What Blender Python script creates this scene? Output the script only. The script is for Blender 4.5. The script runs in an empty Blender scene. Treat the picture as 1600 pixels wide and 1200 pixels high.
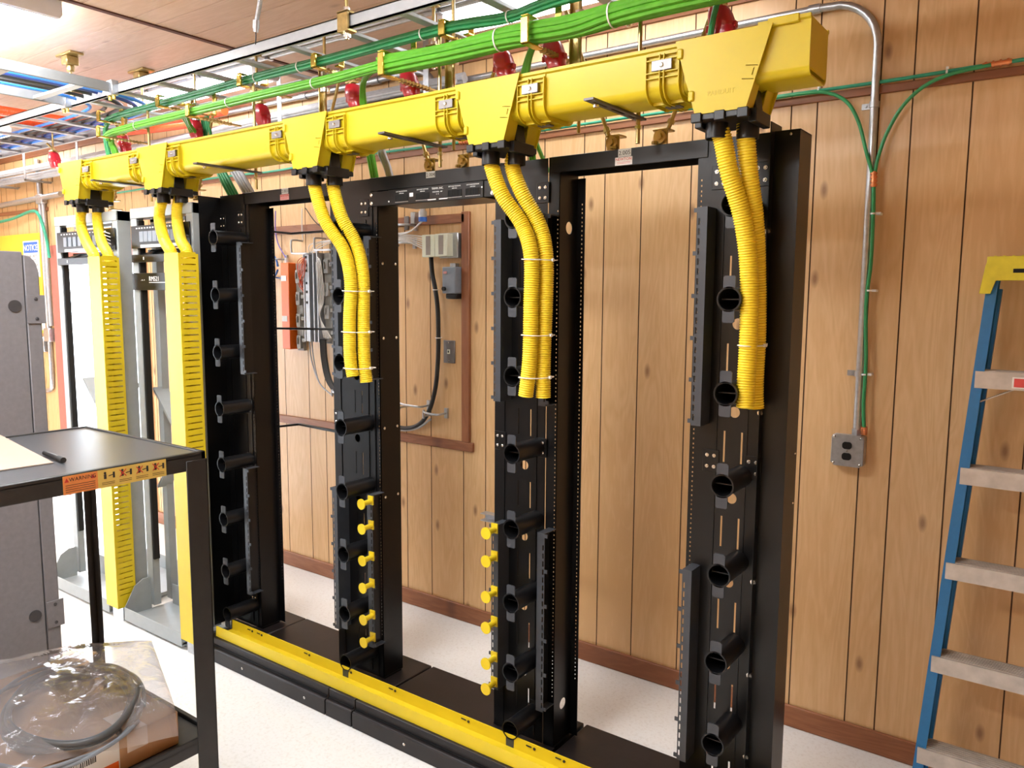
import bpy, math, random
from mathutils import Vector, Matrix, geometry
random.seed(7)
R = math.radians
SC = bpy.context.scene
COL = SC.collection

# ------------------------------------------------------------------ camera, world, exposure
cd = bpy.data.cameras.new('camera')
cd.sensor_fit = 'HORIZONTAL'; cd.sensor_width = 36.0
cd.lens = 1225.0 / 1600.0 * 36.0
cd.clip_start = 0.02; cd.clip_end = 200
cam = bpy.data.objects.new('camera', cd); COL.objects.link(cam)
_m = Matrix(((0.80758469, 0.58972522, 0.0055804), (0.07167911, -0.08875827, -0.99347072), (-0.58537943, 0.80271174, -0.1139508)))
_right, _down, _fwd = Vector(_m[0]), Vector(_m[1]), Vector(_m[2])
_rot = Matrix((_right, -_down, -_fwd)).transposed().to_4x4()
cam.matrix_world = Matrix.Translation((0.0, -2.24, 1.681)) @ _rot
SC.camera = cam

wd = bpy.data.worlds.new('daylight'); SC.world = wd
wd.use_nodes = True
_bg = wd.node_tree.nodes['Background']
_bg.inputs[0].default_value = (0.80, 0.90, 1.0, 1); _bg.inputs[1].default_value = 9.0

SC.view_settings.view_transform = 'Standard'
SC.view_settings.look = 'None'
SC.view_settings.gamma = 1.0
SC.view_settings.use_curve_mapping = False
SC.view_settings.exposure = 1.0
LAMP = 22.0          # emission of the fluorescent diffusers

# ------------------------------------------------------------------ materials
def _nodes(name):
    m = bpy.data.materials.new(name); m.use_nodes = True
    nt = m.node_tree; return m, nt, nt.nodes['Principled BSDF'], nt.links

def mat(name, col, rough=0.5, metal=0.0, var=0.06, scale=40.0, bump=0.0, spec=0.5, bscale=None, coat=0.0):
    m, nt, b, L = _nodes(name)
    tc = nt.nodes.new('ShaderNodeTexCoord')
    nz = nt.nodes.new('ShaderNodeTexNoise'); nz.inputs['Scale'].default_value = scale; nz.inputs['Detail'].default_value = 4
    L.new(tc.outputs['Object'], nz.inputs['Vector'])
    rp = nt.nodes.new('ShaderNodeValToRGB')
    rp.color_ramp.elements[0].position = 0.3; rp.color_ramp.elements[1].position = 0.7
    rp.color_ramp.elements[0].color = tuple(max(0, c * (1 - var)) for c in col) + (1,)
    rp.color_ramp.elements[1].color = tuple(min(1, c * (1 + var)) for c in col) + (1,)
    L.new(nz.outputs['Fac'], rp.inputs['Fac']); L.new(rp.outputs['Color'], b.inputs['Base Color'])
    b.inputs['Roughness'].default_value = rough; b.inputs['Metallic'].default_value = metal
    b.inputs['Specular IOR Level'].default_value = spec
    b.inputs['Coat Weight'].default_value = coat
    if bump > 0:
        n2 = nt.nodes.new('ShaderNodeTexNoise'); n2.inputs['Scale'].default_value = bscale or scale * 6
        L.new(tc.outputs['Object'], n2.inputs['Vector'])
        bp = nt.nodes.new('ShaderNodeBump'); bp.inputs['Strength'].default_value = bump; bp.inputs['Distance'].default_value = 0.002
        L.new(n2.outputs['Fac'], bp.inputs['Height']); L.new(bp.outputs['Normal'], b.inputs['Normal'])
    return m

def wood(name, light, dark, knot, axis='Z', rough=0.42, knots=0.5):
    """plain-sliced ply: long grain along one axis, soft cathedral figure, a few knots"""
    m, nt, b, L = _nodes(name)
    tc = nt.nodes.new('ShaderNodeTexCoord')
    mp = nt.nodes.new('ShaderNodeMapping')
    s = {'Z': (4.2, 4.2, 0.55), 'X': (0.55, 4.2, 4.2), 'Y': (4.2, 0.55, 4.2)}[axis]
    mp.inputs['Scale'].default_value = s
    L.new(tc.outputs['Object'], mp.inputs['Vector'])
    n1 = nt.nodes.new('ShaderNodeTexNoise'); n1.inputs['Scale'].default_value = 1.6; n1.inputs['Detail'].default_value = 3; n1.inputs['Distortion'].default_value = 1.4
    L.new(mp.outputs['Vector'], n1.inputs['Vector'])
    ml = nt.nodes.new('ShaderNodeMath'); ml.operation = 'MULTIPLY'; ml.inputs[1].default_value = 9.0
    L.new(n1.outputs['Fac'], ml.inputs[0])
    fr = nt.nodes.new('ShaderNodeMath'); fr.operation = 'PINGPONG'; fr.inputs[1].default_value = 0.5
    L.new(ml.outputs[0], fr.inputs[0])
    n2 = nt.nodes.new('ShaderNodeTexNoise'); n2.inputs['Scale'].default_value = 22; n2.inputs['Detail'].default_value = 5
    L.new(mp.outputs['Vector'], n2.inputs['Vector'])
    n3 = nt.nodes.new('ShaderNodeTexNoise'); n3.inputs['Scale'].default_value = 0.9
    L.new(tc.outputs['Object'], n3.inputs['Vector'])
    a1 = nt.nodes.new('ShaderNodeMath'); a1.operation = 'MULTIPLY_ADD'; a1.inputs[1].default_value = 0.45
    L.new(fr.outputs[0], a1.inputs[0])
    a2 = nt.nodes.new('ShaderNodeMath'); a2.operation = 'MULTIPLY_ADD'; a2.inputs[1].default_value = 0.5
    L.new(n2.outputs['Fac'], a2.inputs[0]); L.new(n3.outputs['Fac'], a2.inputs[2])
    L.new(a2.outputs[0], a1.inputs[2])
    rp = nt.nodes.new('ShaderNodeValToRGB')
    rp.color_ramp.elements[0].position = 0.45; rp.color_ramp.elements[1].position = 1.2 if False else 1.0
    rp.color_ramp.elements[0].color = light + (1,); rp.color_ramp.elements[1].color = dark + (1,)
    L.new(a1.outputs[0], rp.inputs['Fac'])
    vo = nt.nodes.new('ShaderNodeTexVoronoi'); vo.voronoi_dimensions = '2D'; vo.inputs['Scale'].default_value = 1.0
    sx = nt.nodes.new('ShaderNodeSeparateXYZ'); cx = nt.nodes.new('ShaderNodeCombineXYZ'); mp2 = nt.nodes.new('ShaderNodeMapping')
    L.new(tc.outputs['Object'], sx.inputs[0]); L.new(sx.outputs['X'], cx.inputs['X']); L.new(sx.outputs['Z' if axis == 'Z' else 'Y'], cx.inputs['Y'])
    mp2.inputs['Scale'].default_value = (4.4, 2.0, 1) if axis != 'X' else (1.7, 4.0, 1)
    L.new(cx.outputs[0], mp2.inputs['Vector']); L.new(mp2.outputs['Vector'], vo.inputs['Vector'])
    sc_ = nt.nodes.new('ShaderNodeSeparateColor'); L.new(vo.outputs['Color'], sc_.inputs[0])
    gt = nt.nodes.new('ShaderNodeMath'); gt.operation = 'GREATER_THAN'; gt.inputs[1].default_value = 0.45; L.new(sc_.outputs[0], gt.inputs[0])
    rk = nt.nodes.new('ShaderNodeValToRGB')
    rk.color_ramp.elements[0].position = 0.018; rk.color_ramp.elements[0].color = (1, 1, 1, 1)
    rk.color_ramp.elements[1].position = 0.075; rk.color_ramp.elements[1].color = (0, 0, 0, 1)
    L.new(vo.outputs['Distance'], rk.inputs['Fac'])
    k0 = nt.nodes.new('ShaderNodeMath'); k0.operation = 'MULTIPLY'; L.new(rk.outputs['Color'], k0.inputs[0]); L.new(gt.outputs[0], k0.inputs[1])
    km = nt.nodes.new('ShaderNodeMath'); km.operation = 'MULTIPLY'; km.inputs[1].default_value = knots
    L.new(k0.outputs[0], km.inputs[0])
    mx = nt.nodes.new('ShaderNodeMix'); mx.data_type = 'RGBA'
    L.new(km.outputs[0], mx.inputs['Factor']); L.new(rp.outputs['Color'], mx.inputs['A']); mx.inputs['B'].default_value = knot + (1,)
    L.new(mx.outputs['Result'], b.inputs['Base Color'])
    b.inputs['Roughness'].default_value = rough
    return m

def emis(name, col, s):
    m, nt, b, L = _nodes(name)
    b.inputs['Base Color'].default_value = (0.9, 0.9, 0.9, 1)
    b.inputs['Emission Color'].default_value = col + (1,); b.inputs['Emission Strength'].default_value = s
    return m

M = {}
M['wall'] = wood('wood_panelling', (0.745, 0.495, 0.262), (0.615, 0.370, 0.168), (0.20, 0.085, 0.035), 'Z', 0.36, 0.75)
M['ceil'] = wood('ceiling_panelling', (0.76, 0.555, 0.44), (0.64, 0.43, 0.31), (0.36, 0.19, 0.12), 'X', 0.45, 0.5)
M['groove'] = mat('panel_groove', (0.10, 0.045, 0.02), 0.8)
M['seam'] = mat('ceiling_seam_wood', (0.11, 0.035, 0.025), 0.7)
M['trim'] = wood('stained_trim', (0.34, 0.135, 0.055), (0.22, 0.075, 0.028), (0.12, 0.04, 0.02), 'X', 0.45, 0.6)
M['trimz'] = wood('stained_trim_upright', (0.36, 0.14, 0.055), (0.24, 0.08, 0.03), (0.13, 0.04, 0.02), 'Z', 0.45, 0.4)
M['redframe'] = mat('red_door_frame_paint', (0.42, 0.13, 0.10), 0.5)
M['black'] = mat('black_powder_coat', (0.0032, 0.0032, 0.0037), 0.30, 0.0, 0.15, 60, 0.08, 0.36, 900)
M['black2'] = mat('black_plastic', (0.006, 0.006, 0.007), 0.34, 0, 0.1, 30, 0, 0.4)
M['railg'] = mat('charcoal_plastic', (0.040, 0.045, 0.055), 0.48, 0, 0.08, 30)
M['base'] = mat('dark_brown_black_base_coat', (0.013, 0.010, 0.0105), 0.46, 0, 0.25, 9, 0.1, 0.4)
M['yel'] = mat('yellow_plastic', (0.58, 0.445, 0.012), 0.38, 0, 0.03, 12, 0, 0.32)
M['yelt'] = mat('yellow_corrugated_plastic', (0.87, 0.66, 0.032), 0.40, 0, 0.03, 12)
M['yelm'] = mat('yellow_painted_steel', (0.72, 0.545, 0.018), 0.38, 0, 0.03, 12, 0, 0.38)
M['gsteel'] = mat('grey_painted_steel', (0.34, 0.37, 0.38), 0.45, 0, 0.05, 20)
M['zinc'] = mat('galvanised_steel', (0.48, 0.50, 0.53), 0.34, 0.85, 0.10, 60, 0.05)
M['tray'] = mat('light_grey_tray_paint', (0.37, 0.39, 0.41), 0.42, 0.1, 0.05, 25)
M['trayd'] = mat('dull_grey_tray_paint', (0.20, 0.205, 0.21), 0.45, 0.1, 0.05, 25)
M['brass'] = mat('yellow_zinc_plate', (0.52, 0.40, 0.17), 0.30, 0.9, 0.15, 50)
M['brass2'] = mat('bright_brass', (0.85, 0.60, 0.13), 0.26, 0.9, 0.1, 50)
M['screw'] = mat('bright_screw_steel', (0.75, 0.73, 0.68), 0.25, 1.0, 0.05, 60)
M['green'] = mat('bright_green_cable_jacket', (0.115, 0.43, 0.030), 0.42, 0, 0.12, 30)
M['greend'] = mat('dark_green_cable_jacket', (0.03, 0.28, 0.10), 0.4, 0, 0.12, 30)
M['greenr'] = mat('ground_ring_green', (0.03, 0.33, 0.20), 0.4, 0, 0.12, 30)
M['red'] = mat('red_insulating_cover', (0.55, 0.012, 0.030), 0.30, 0, 0.06, 20, coat=0.4)
M['copper'] = mat('copper_crimp', (0.70, 0.27, 0.12), 0.35, 0.9, 0.1, 40)
M['white'] = mat('white_label', (0.78, 0.78, 0.77), 0.5, 0, 0.02)
M['lilac'] = mat('grey_label', (0.58, 0.60, 0.60), 0.5, 0, 0.02)
M['ink'] = mat('black_ink', (0.02, 0.02, 0.02), 0.6)
M['rink'] = mat('red_ink', (0.55, 0.04, 0.03), 0.6)
M['pinkl'] = mat('pink_label', (0.62, 0.28, 0.26), 0.5)
M['blueink'] = mat('blue_sign_ink', (0.03, 0.13, 0.50), 0.5)
M['signy'] = mat('yellow_sign_board', (0.85, 0.52, 0.04), 0.45, 0, 0.05, 6)
M['floor'] = None
M['cart'] = mat('dark_grey_cart_steel', (0.017, 0.017, 0.018), 0.45, 0.0, 0.2, 30, 0.08)
M['cartop'] = mat('cart_top_rubber_mat', (0.045, 0.045, 0.05), 0.30, 0, 0.12, 6, 0.12, 0.5, 300)
M['cab'] = mat('grey_hammertone_cabinet', (0.185, 0.175, 0.185), 0.5, 0, 0.07, 60, 0.12, 0.4, 400)
M['cabd'] = mat('dark_grey_plug', (0.045, 0.042, 0.045), 0.5)
M['blue'] = mat('blue_fibreglass', (0.010, 0.155, 0.40), 0.42, 0, 0.06, 40)
M['alu'] = mat('worn_aluminium_step', (0.50, 0.48, 0.46), 0.42, 0.55, 0.14, 25, 0.1)
M['lime'] = mat('yellow_ladder_cap_plastic', (0.72, 0.63, 0.03), 0.5, 0, 0.08, 30)
M['orange'] = mat('orange_steel', (0.82, 0.145, 0.005), 0.4, 0, 0.03)
M['oduct'] = mat('orange_innerduct', (0.85, 0.10, 0.02), 0.4, 0, 0.06)
M['cream'] = mat('cream_plastic', (0.66, 0.68, 0.55), 0.45, 0, 0.03)
M['taupe'] = mat('taupe_grille', (0.26, 0.22, 0.19), 0.6)
M['slate'] = mat('slate_plastic', (0.20, 0.23, 0.27), 0.5)
M['gcable'] = mat('grey_cable_jacket', (0.40, 0.40, 0.42), 0.5, 0, 0.1)
M['wcable'] = mat('white_wire', (0.70, 0.68, 0.66), 0.5, 0, 0.05)
M['bcable'] = mat('black_cable', (0.015, 0.015, 0.016), 0.42)
M['blucable'] = mat('blue_cable', (0.03, 0.20, 0.70), 0.4)
M['dblue'] = mat('navy_cable', (0.02, 0.05, 0.25), 0.4)
M['purple'] = mat('violet_wire', (0.22, 0.16, 0.50), 0.4)
M['chan'] = mat('dull_channel_aluminium', (0.40, 0.41, 0.43), 0.4, 0.3)
M['board'] = mat('terminal_block_plastic', (0.30, 0.29, 0.265), 0.5, 0, 0.1)
M['wtie'] = mat('white_nylon_tie', (0.80, 0.80, 0.78), 0.4, 0, 0.02)
M['housing'] = mat('white_enamel_housing', (0.72, 0.70, 0.73), 0.45, 0, 0.02)
M['lensw'] = emis('lit_narrow_diffuser', (0.93, 0.97, 1.0), LAMP * 0.42)
M['lens'] = emis('lit_diffuser', (0.93, 0.97, 1.0), LAMP)
M['card'] = mat('brown_cardboard', (0.42, 0.25, 0.135), 0.75, 0, 0.06, 14)
M['tape'] = mat('clear_packing_tape', (0.62, 0.52, 0.45), 0.25)
M['manila'] = mat('manila_paper', (0.34, 0.255, 0.19), 0.6, 0, 0.03, 8)
M['wlab'] = mat('warning_label_orange', (0.75, 0.26, 0.07), 0.5, 0, 0.04)
M['wlaby'] = mat('warning_label_yellow', (0.68, 0.50, 0.12), 0.5, 0, 0.04)
M['ltred'] = mat('ladder_label_red', (0.62, 0.06, 0.06), 0.4)
M['concrete'] = mat('outdoor_concrete', (0.60, 0.60, 0.60), 0.8, 0, 0.05, 3)
M['steelp'] = mat('stainless_plate', (0.21, 0.195, 0.19), 0.4, 0.6, 0.06)
M['dsteel'] = mat('dull_dark_steel', (0.10, 0.09, 0.09), 0.4, 0.6)
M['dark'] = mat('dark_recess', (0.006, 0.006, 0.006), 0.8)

def floor_mat():
    m, nt, b, L = _nodes('speckled_vinyl_floor')
    tc = nt.nodes.new('ShaderNodeTexCoord')
    n = nt.nodes.new('ShaderNodeTexNoise'); n.inputs['Scale'].default_value = 80; n.inputs['Detail'].default_value = 6; n.inputs['Roughness'].default_value = 0.7
    L.new(tc.outputs['Object'], n.inputs['Vector'])
    rp = nt.nodes.new('ShaderNodeValToRGB')
    e = rp.color_ramp.elements
    e[0].position = 0.28; e[0].color = (0.68, 0.665, 0.63, 1); e[1].position = 0.50; e[1].color = (0.80, 0.805, 0.79, 1)
    L.new(n.outputs['Fac'], rp.inputs['Fac']); L.new(rp.outputs['Color'], b.inputs['Base Color'])
    b.inputs['Roughness'].default_value = 0.24; b.inputs['Specular IOR Level'].default_value = 0.5
    return m
M['floor'] = floor_mat()

def film_mat():
    m, nt, b, L = _nodes('clear_plastic_film')
    out = nt.nodes['Material Output']
    tr = nt.nodes.new('ShaderNodeBsdfTransparent'); tr.inputs[0].default_value = (0.93, 0.93, 0.95, 1)
    gl = nt.nodes.new('ShaderNodeBsdfGlossy'); gl.inputs['Roughness'].default_value = 0.14; gl.inputs[0].default_value = (0.9, 0.9, 0.92, 1)
    df = nt.nodes.new('ShaderNodeBsdfDiffuse'); df.inputs[0].default_value = (0.75, 0.73, 0.76, 1)
    m1 = nt.nodes.new('ShaderNodeMixShader'); m1.inputs[0].default_value = 0.26
    L.new(tr.outputs[0], m1.inputs[1]); L.new(df.outputs[0], m1.inputs[2])
    fr = nt.nodes.new('ShaderNodeFresnel'); fr.inputs['IOR'].default_value = 1.55
    m2 = nt.nodes.new('ShaderNodeMixShader')
    ad = nt.nodes.new('ShaderNodeMath'); ad.operation = 'ADD'; ad.inputs[1].default_value = 0.015
    L.new(fr.outputs[0], ad.inputs[0]); L.new(ad.outputs[0], m2.inputs[0])
    L.new(m1.outputs[0], m2.inputs[1]); L.new(gl.outputs[0], m2.inputs[2])
    tc = nt.nodes.new('ShaderNodeTexCoord')
    n2 = nt.nodes.new('ShaderNodeTexNoise'); n2.inputs['Scale'].default_value = 14; n2.inputs['Detail'].default_value = 3; n2.inputs['Distortion'].default_value = 1.0
    L.new(tc.outputs['Object'], n2.inputs['Vector'])
    bp = nt.nodes.new('ShaderNodeBump'); bp.inputs['Strength'].default_value = 0.35; bp.inputs['Distance'].default_value = 0.02
    L.new(n2.outputs['Fac'], bp.inputs['Height'])
    L.new(bp.outputs['Normal'], gl.inputs['Normal'])
    L.new(m2.outputs[0], out.inputs['Surface'])
    return m
M['film'] = film_mat()

# ------------------------------------------------------------------ mesh helpers
def V(*a): return Vector(a if len(a) > 1 else a[0])

class MB:
    """collects shapes in world coordinates; build() links them as ONE mesh object"""
    def __init__(s): s.v = []; s.f = []; s.mi = []; s.cur = 0
    def add(s, vs, fs):
        o = len(s.v); s.v += [Vector(p) for p in vs]
        for f in fs: s.f.append(tuple(o + i for i in f)); s.mi.append(s.cur)
        return s
    def use(s, i): s.cur = i; return s
    def box(s, x0, x1, y0, y1, z0, z1):
        x0, x1 = min(x0, x1), max(x0, x1); y0, y1 = min(y0, y1), max(y0, y1); z0, z1 = min(z0, z1), max(z0, z1)
        return s.add([(x0, y0, z0), (x1, y0, z0), (x1, y1, z0), (x0, y1, z0), (x0, y0, z1), (x1, y0, z1), (x1, y1, z1), (x0, y1, z1)],
                     [(3, 2, 1, 0), (4, 5, 6, 7), (0, 1, 5, 4), (1, 2, 6, 5), (2, 3, 7, 6), (3, 0, 4, 7)])
    def bar(s, p, q, w, h, up=(0, 0, 1)):
        p, q = V(p), V(q); d = (q - p).normalized(); up = V(up)
        a = d.cross(up)
        if a.length < 1e-5: a = d.cross(Vector((1, 0, 0)))
        a.normalize(); b = a.cross(d).normalized()
        c = []
        for o in (p, q):
            for i, j in ((-1, -1), (1, -1), (1, 1), (-1, 1)): c.append(o + a * (i * w / 2) + b * (j * h / 2))
        return s.add(c, [(0, 1, 2, 3), (7, 6, 5, 4), (1, 0, 4, 5), (2, 1, 5, 6), (3, 2, 6, 7), (0, 3, 7, 4)])
    def rings(s, rs, cap=True, closed=False):
        n = len(rs[0]); vs = [p for r in rs for p in r]; fs = []
        m = len(rs)
        for i in range(m if closed else m - 1):
            for j in range(n):
                a = i * n + j; b = i * n + (j + 1) % n; c = ((i + 1) % m) * n + (j + 1) % n; d = ((i + 1) % m) * n + j
                fs.append((a, b, c, d))
        if cap and not closed:
            fs.append(tuple(range(n - 1, -1, -1))); fs.append(tuple((m - 1) * n + j for j in range(n)))
        return s.add(vs, fs)
    def cyl(s, p, q, r, n=16, r2=None, cap=True):
        p, q = V(p), V(q); d = (q - p).normalized()
        a = d.orthogonal().normalized(); b = d.cross(a)
        r2 = r if r2 is None else r2
        rs = []
        for o, rr in ((p, r), (q, r2)):
            rs.append([o + a * (rr * math.cos(2 * math.pi * k / n)) + b * (rr * math.sin(2 * math.pi * k / n)) for k in range(n)])
        return s.rings(rs, cap)
    def pipe(s, p, q, r, t, n=24):
        """hollow cylinder with open ends"""
        p, q = V(p), V(q); d = (q - p).normalized(); a = d.orthogonal().normalized(); b = d.cross(a)
        def ring(o, rr): return [o + a * (rr * math.cos(2 * math.pi * k / n)) + b * (rr * math.sin(2 * math.pi * k / n)) for k in range(n)]
        return s.rings([ring(p, r), ring(q, r), ring(q, r - t), ring(p, r - t)], False, True)
    def tube(s, pts, r, n=10, sub=6, cap=True, ridge=None, closed=False):
        """round tube along a smooth curve through pts; ridge=(pitch, depth) makes it corrugated"""
        P = smooth(pts, sub) if sub else [V(p) for p in pts]
        if ridge:
            pitch, dep = ridge; P = resample(P, pitch / 4.0)
        m = len(P); rs = []
        prev = None
        for i in range(m):
            if closed: t = (P[(i + 1) % m] - P[i - 1]).normalized()
            else: t = (P[min(i + 1, m - 1)] - P[max(i - 1, 0)]).normalized()
            if prev is None: a = t.orthogonal().normalized()
            else:
                a = prev - t * prev.dot(t); a = a.normalized()
            prev = a; b = t.cross(a)
            rr = r if not ridge else r - ridge[1] * (0, 0.25, 1, 0.25)[i % 4]
            rs.append([P[i] + a * (rr * math.cos(2 * math.pi * k / n)) + b * (rr * math.sin(2 * math.pi * k / n)) for k in range(n)])
        return s.rings(rs, cap, closed)
    def plate(s, outer, holes, o, u, v, t):
        """flat sheet with real holes. outer/holes: 2-D loops; o,u,v frame; thickness t along u x v"""
        o, u, v = V(o), V(u), V(v); n = u.cross(v).normalized() * t
        loops = [[Vector((a, b, 0)) for a, b in outer]] + [[Vector((a, b, 0)) for a, b in h] for h in holes]
        tri = geometry.tessellate_polygon(loops)
        flat = [p for lp in loops for p in lp]; k = len(flat)
        vs = [o + u * p.x + v * p.y for p in flat] + [o + u * p.x + v * p.y + n for p in flat]
        fs = []
        for a, b, c in tri:
            cr = (flat[b] - flat[a]).cross(flat[c] - flat[a]).z
            if cr < 0: b, c = c, b
            fs.append((k + a, k + b, k + c)); fs.append((a, c, b))
        i0 = 0
        for li, lp in enumerate(loops):
            m = len(lp)
            ar = sum(lp[j].x * lp[(j + 1) % m].y - lp[(j + 1) % m].x * lp[j].y for j in range(m))
            for j in range(m):
                a, b = i0 + j, i0 + (j + 1) % m
                ccw = ar > 0
                if (li == 0) == ccw: fs.append((a, b, k + b, k + a))
                else: fs.append((b, a, k + a, k + b))
            i0 += m
        return s.add(vs, fs)
    def strip(s, x0, x1, z0, z1, hx0, hx1, zs, frame, t):
        """sheet with one column of rectangular holes zs=[(za,zb)..] between hx0 and hx1, in frame (o,u,v)"""
        o, u, v = V(frame[0]), V(frame[1]), V(frame[2]); n = u.cross(v).normalized() * t
        def q(a, b, c, d):
            if b - a < 1e-6 or d - c < 1e-6: return
            p = [o + u * a + v * c, o + u * b + v * c, o + u * b + v * d, o + u * a + v * d]
            s.add(p + [w + n for w in p], [(3, 2, 1, 0), (4, 5, 6, 7), (0, 1, 5, 4), (1, 2, 6, 5), (2, 3, 7, 6), (3, 0, 4, 7)])
        q(x0, hx0, z0, z1); q(hx1, x1, z0, z1)
        zz = z0
        for a, b in zs: q(hx0, hx1, zz, a); zz = b
        q(hx0, hx1, zz, z1)
        return s
    def extr(s, prof, a0, a1, axis='x', closed=True):
        """extrude a 2-D profile: axis 'x' -> (y,z), 'y' -> (x,z), 'z' -> (x,y)"""
        mk = {'x': lambda a, p: (a, p[0], p[1]), 'y': lambda a, p: (p[0], a, p[1]), 'z': lambda a, p: (p[0], p[1], a)}[axis]
        n = len(prof); vs = [mk(a0, p) for p in prof] + [mk(a1, p) for p in prof]; fs = []
        for j in range(n if closed else n - 1):
            k = (j + 1) % n; fs.append((j, k, n + k, n + j))
        if closed:
            tri = geometry.tessellate_polygon([[Vector((p[0], p[1], 0)) for p in prof]])
            for a, b, c in tri: fs.append((a, b, c)); fs.append((n + c, n + b, n + a))
        return s.add(vs, fs)
    def text(s, txt, size, o, u, v, t=0.0004, align='LEFT'):
        cu = bpy.data.curves.new('t', 'FONT'); cu.body = txt; cu.size = size; cu.extrude = t; cu.align_x = align; cu.resolution_u = 2
        ob = bpy.data.objects.new('t', cu); COL.objects.link(ob)
        dg = bpy.context.evaluated_depsgraph_get()
        me = bpy.data.meshes.new_from_object(ob.evaluated_get(dg))
        o, u, v = V(o), V(u).normalized(), V(v).normalized(); n = u.cross(v)
        s.add([o + u * p.co.x + v * p.co.y + n * p.co.z for p in me.vertices], [tuple(f.vertices) for f in me.polygons])
        bpy.data.objects.remove(ob); bpy.data.curves.remove(cu); bpy.data.meshes.remove(me)
        return s
    def each(s, name, mats, parent, **kw):
        """every separate piece becomes a part of its own (pieces that touch stay together)"""
        n = len(s.v); par = list(range(n))
        def find(a):
            while par[a] != a: par[a] = par[par[a]]; a = par[a]
            return a
        for f in s.f:
            for j in f[1:]: par[find(j)] = find(f[0])
        isl = {}
        for i in range(n): isl.setdefault(find(i), []).append(i)
        bx = [[ids, [min(s.v[i][k] for i in ids) - 0.0008 for k in range(3)], [max(s.v[i][k] for i in ids) + 0.0008 for k in range(3)]] for ids in isl.values()]
        merged = True
        while merged:
            merged = False; out = []
            for b in bx:
                for o in out:
                    if all(b[1][k] <= o[2][k] and o[1][k] <= b[2][k] for k in range(3)):
                        o[0] += b[0]; o[1] = [min(o[1][k], b[1][k]) for k in range(3)]; o[2] = [max(o[2][k], b[2][k]) for k in range(3)]; merged = True; break
                else: out.append(b)
            bx = out
        first = None
        for ids, _, _ in bx:
            mp = {i: k for k, i in enumerate(ids)}; st = set(ids); m = MB(); m.v = [s.v[i] for i in ids]
            for f, q in zip(s.f, s.mi):
                if f[0] in st: m.f.append(tuple(mp[i] for i in f)); m.mi.append(q)
            ob = m.build(name, mats, parent, **kw); first = first or ob
        return first
    def build(s, name, mats, parent=None, bevel=0.0, smooth=True, seg=1, sharp=38):
        L = Vector((0, 0, 0)); p = parent
        while p is not None: L = L + p.location; p = p.parent
        own = Vector((0, 0, 0))
        if parent is None and s.v:
            lo = Vector((min(p.x for p in s.v), min(p.y for p in s.v), min(p.z for p in s.v)))
            hi = Vector((max(p.x for p in s.v), max(p.y for p in s.v), max(p.z for p in s.v)))
            own = Vector(((lo.x + hi.x) / 2, (lo.y + hi.y) / 2, lo.z))
        me = bpy.data.meshes.new(name)
        me.from_pydata([p - L - own for p in s.v], [], s.f)
        ms = mats if isinstance(mats, (list, tuple)) else [mats]
        for m_ in ms: me.materials.append(M[m_] if isinstance(m_, str) else m_)
        if len(ms) > 1: me.polygons.foreach_set('material_index', s.mi)
        import bmesh
        bm = bmesh.new(); bm.from_mesh(me); bmesh.ops.recalc_face_normals(bm, faces=bm.faces); bm.to_mesh(me); bm.free()
        if smooth:
            me.shade_smooth(); me.set_sharp_from_angle(angle=R(sharp))
        ob = bpy.data.objects.new(name, me); COL.objects.link(ob)
        ob.location = own
        if parent is not None: ob.parent = parent
        if bevel > 0:
            b = ob.modifiers.new('edge', 'BEVEL'); b.width = bevel; b.segments = seg; b.limit_method = 'ANGLE'; b.angle_limit = R(50)
        return ob

def smooth(pts, sub):
    P = [V(p) for p in pts]; out = []
    for i in range(len(P) - 1):
        p0 = P[i - 1] if i > 0 else P[i] * 2 - P[i + 1]
        p1, p2 = P[i], P[i + 1]
        p3 = P[i + 2] if i + 2 < len(P) else P[i + 1] * 2 - P[i]
        for k in range(sub):
            t = k / sub
            out.append(0.5 * ((2 * p1) + (-p0 + p2) * t + (2 * p0 - 5 * p1 + 4 * p2 - p3) * t * t + (-p0 + 3 * p1 - 3 * p2 + p3) * t ** 3))
    out.append(P[-1]); return out

def resample(P, step):
    out = [P[0]]; acc = 0.0
    for i in range(len(P) - 1):
        a, b = P[i], P[i + 1]; d = (b - a).length; t = step - acc
        while t <= d:
            out.append(a.lerp(b, t / d)); t += step
        acc = (acc + d) % step
    return out

def circ(cx, cy, r, n=18): return [(cx + r * math.cos(2 * math.pi * k / n), cy + r * math.sin(2 * math.pi * k / n)) for k in range(n)]
def rect(x0, x1, y0, y1): return [(x0, y0), (x1, y0), (x1, y1), (x0, y1)]

def tag(o, label=None, cat=None, group=None, kind=None):
    if label: o['label'] = label
    if cat: o['category'] = cat
    if group: o['group'] = group
    if kind: o['kind'] = kind
    return o
def thing(name, label, cat, loc, group=None):
    o = bpy.data.objects.new(name, None); COL.objects.link(o); o.empty_display_size = 0.05
    o.location = loc
    return tag(o, label, cat, group)
def struct(o): o['kind'] = 'structure'; return o
def copy_tree(o, parent=None):
    c = o.copy(); COL.objects.link(c)
    if parent is not None: c.parent = parent
    for ch in list(o.children): copy_tree(ch, c)
    return c

UX, UY, UZ = Vector((1, 0, 0)), Vector((0, 1, 0)), Vector((0, 0, 1))

# ================================================================== THE SETTING
WY = 0.765; CZ = 2.85
XL, XR, YF = -8.3, 1.3, -4.0
DX0, DX1, DZ = -6.70, -5.52, 1.93          # open door to the outside
struct(MB().box(XL, XR, YF, WY + 0.0, -0.06, 0).build('floor', 'floor'))
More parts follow.
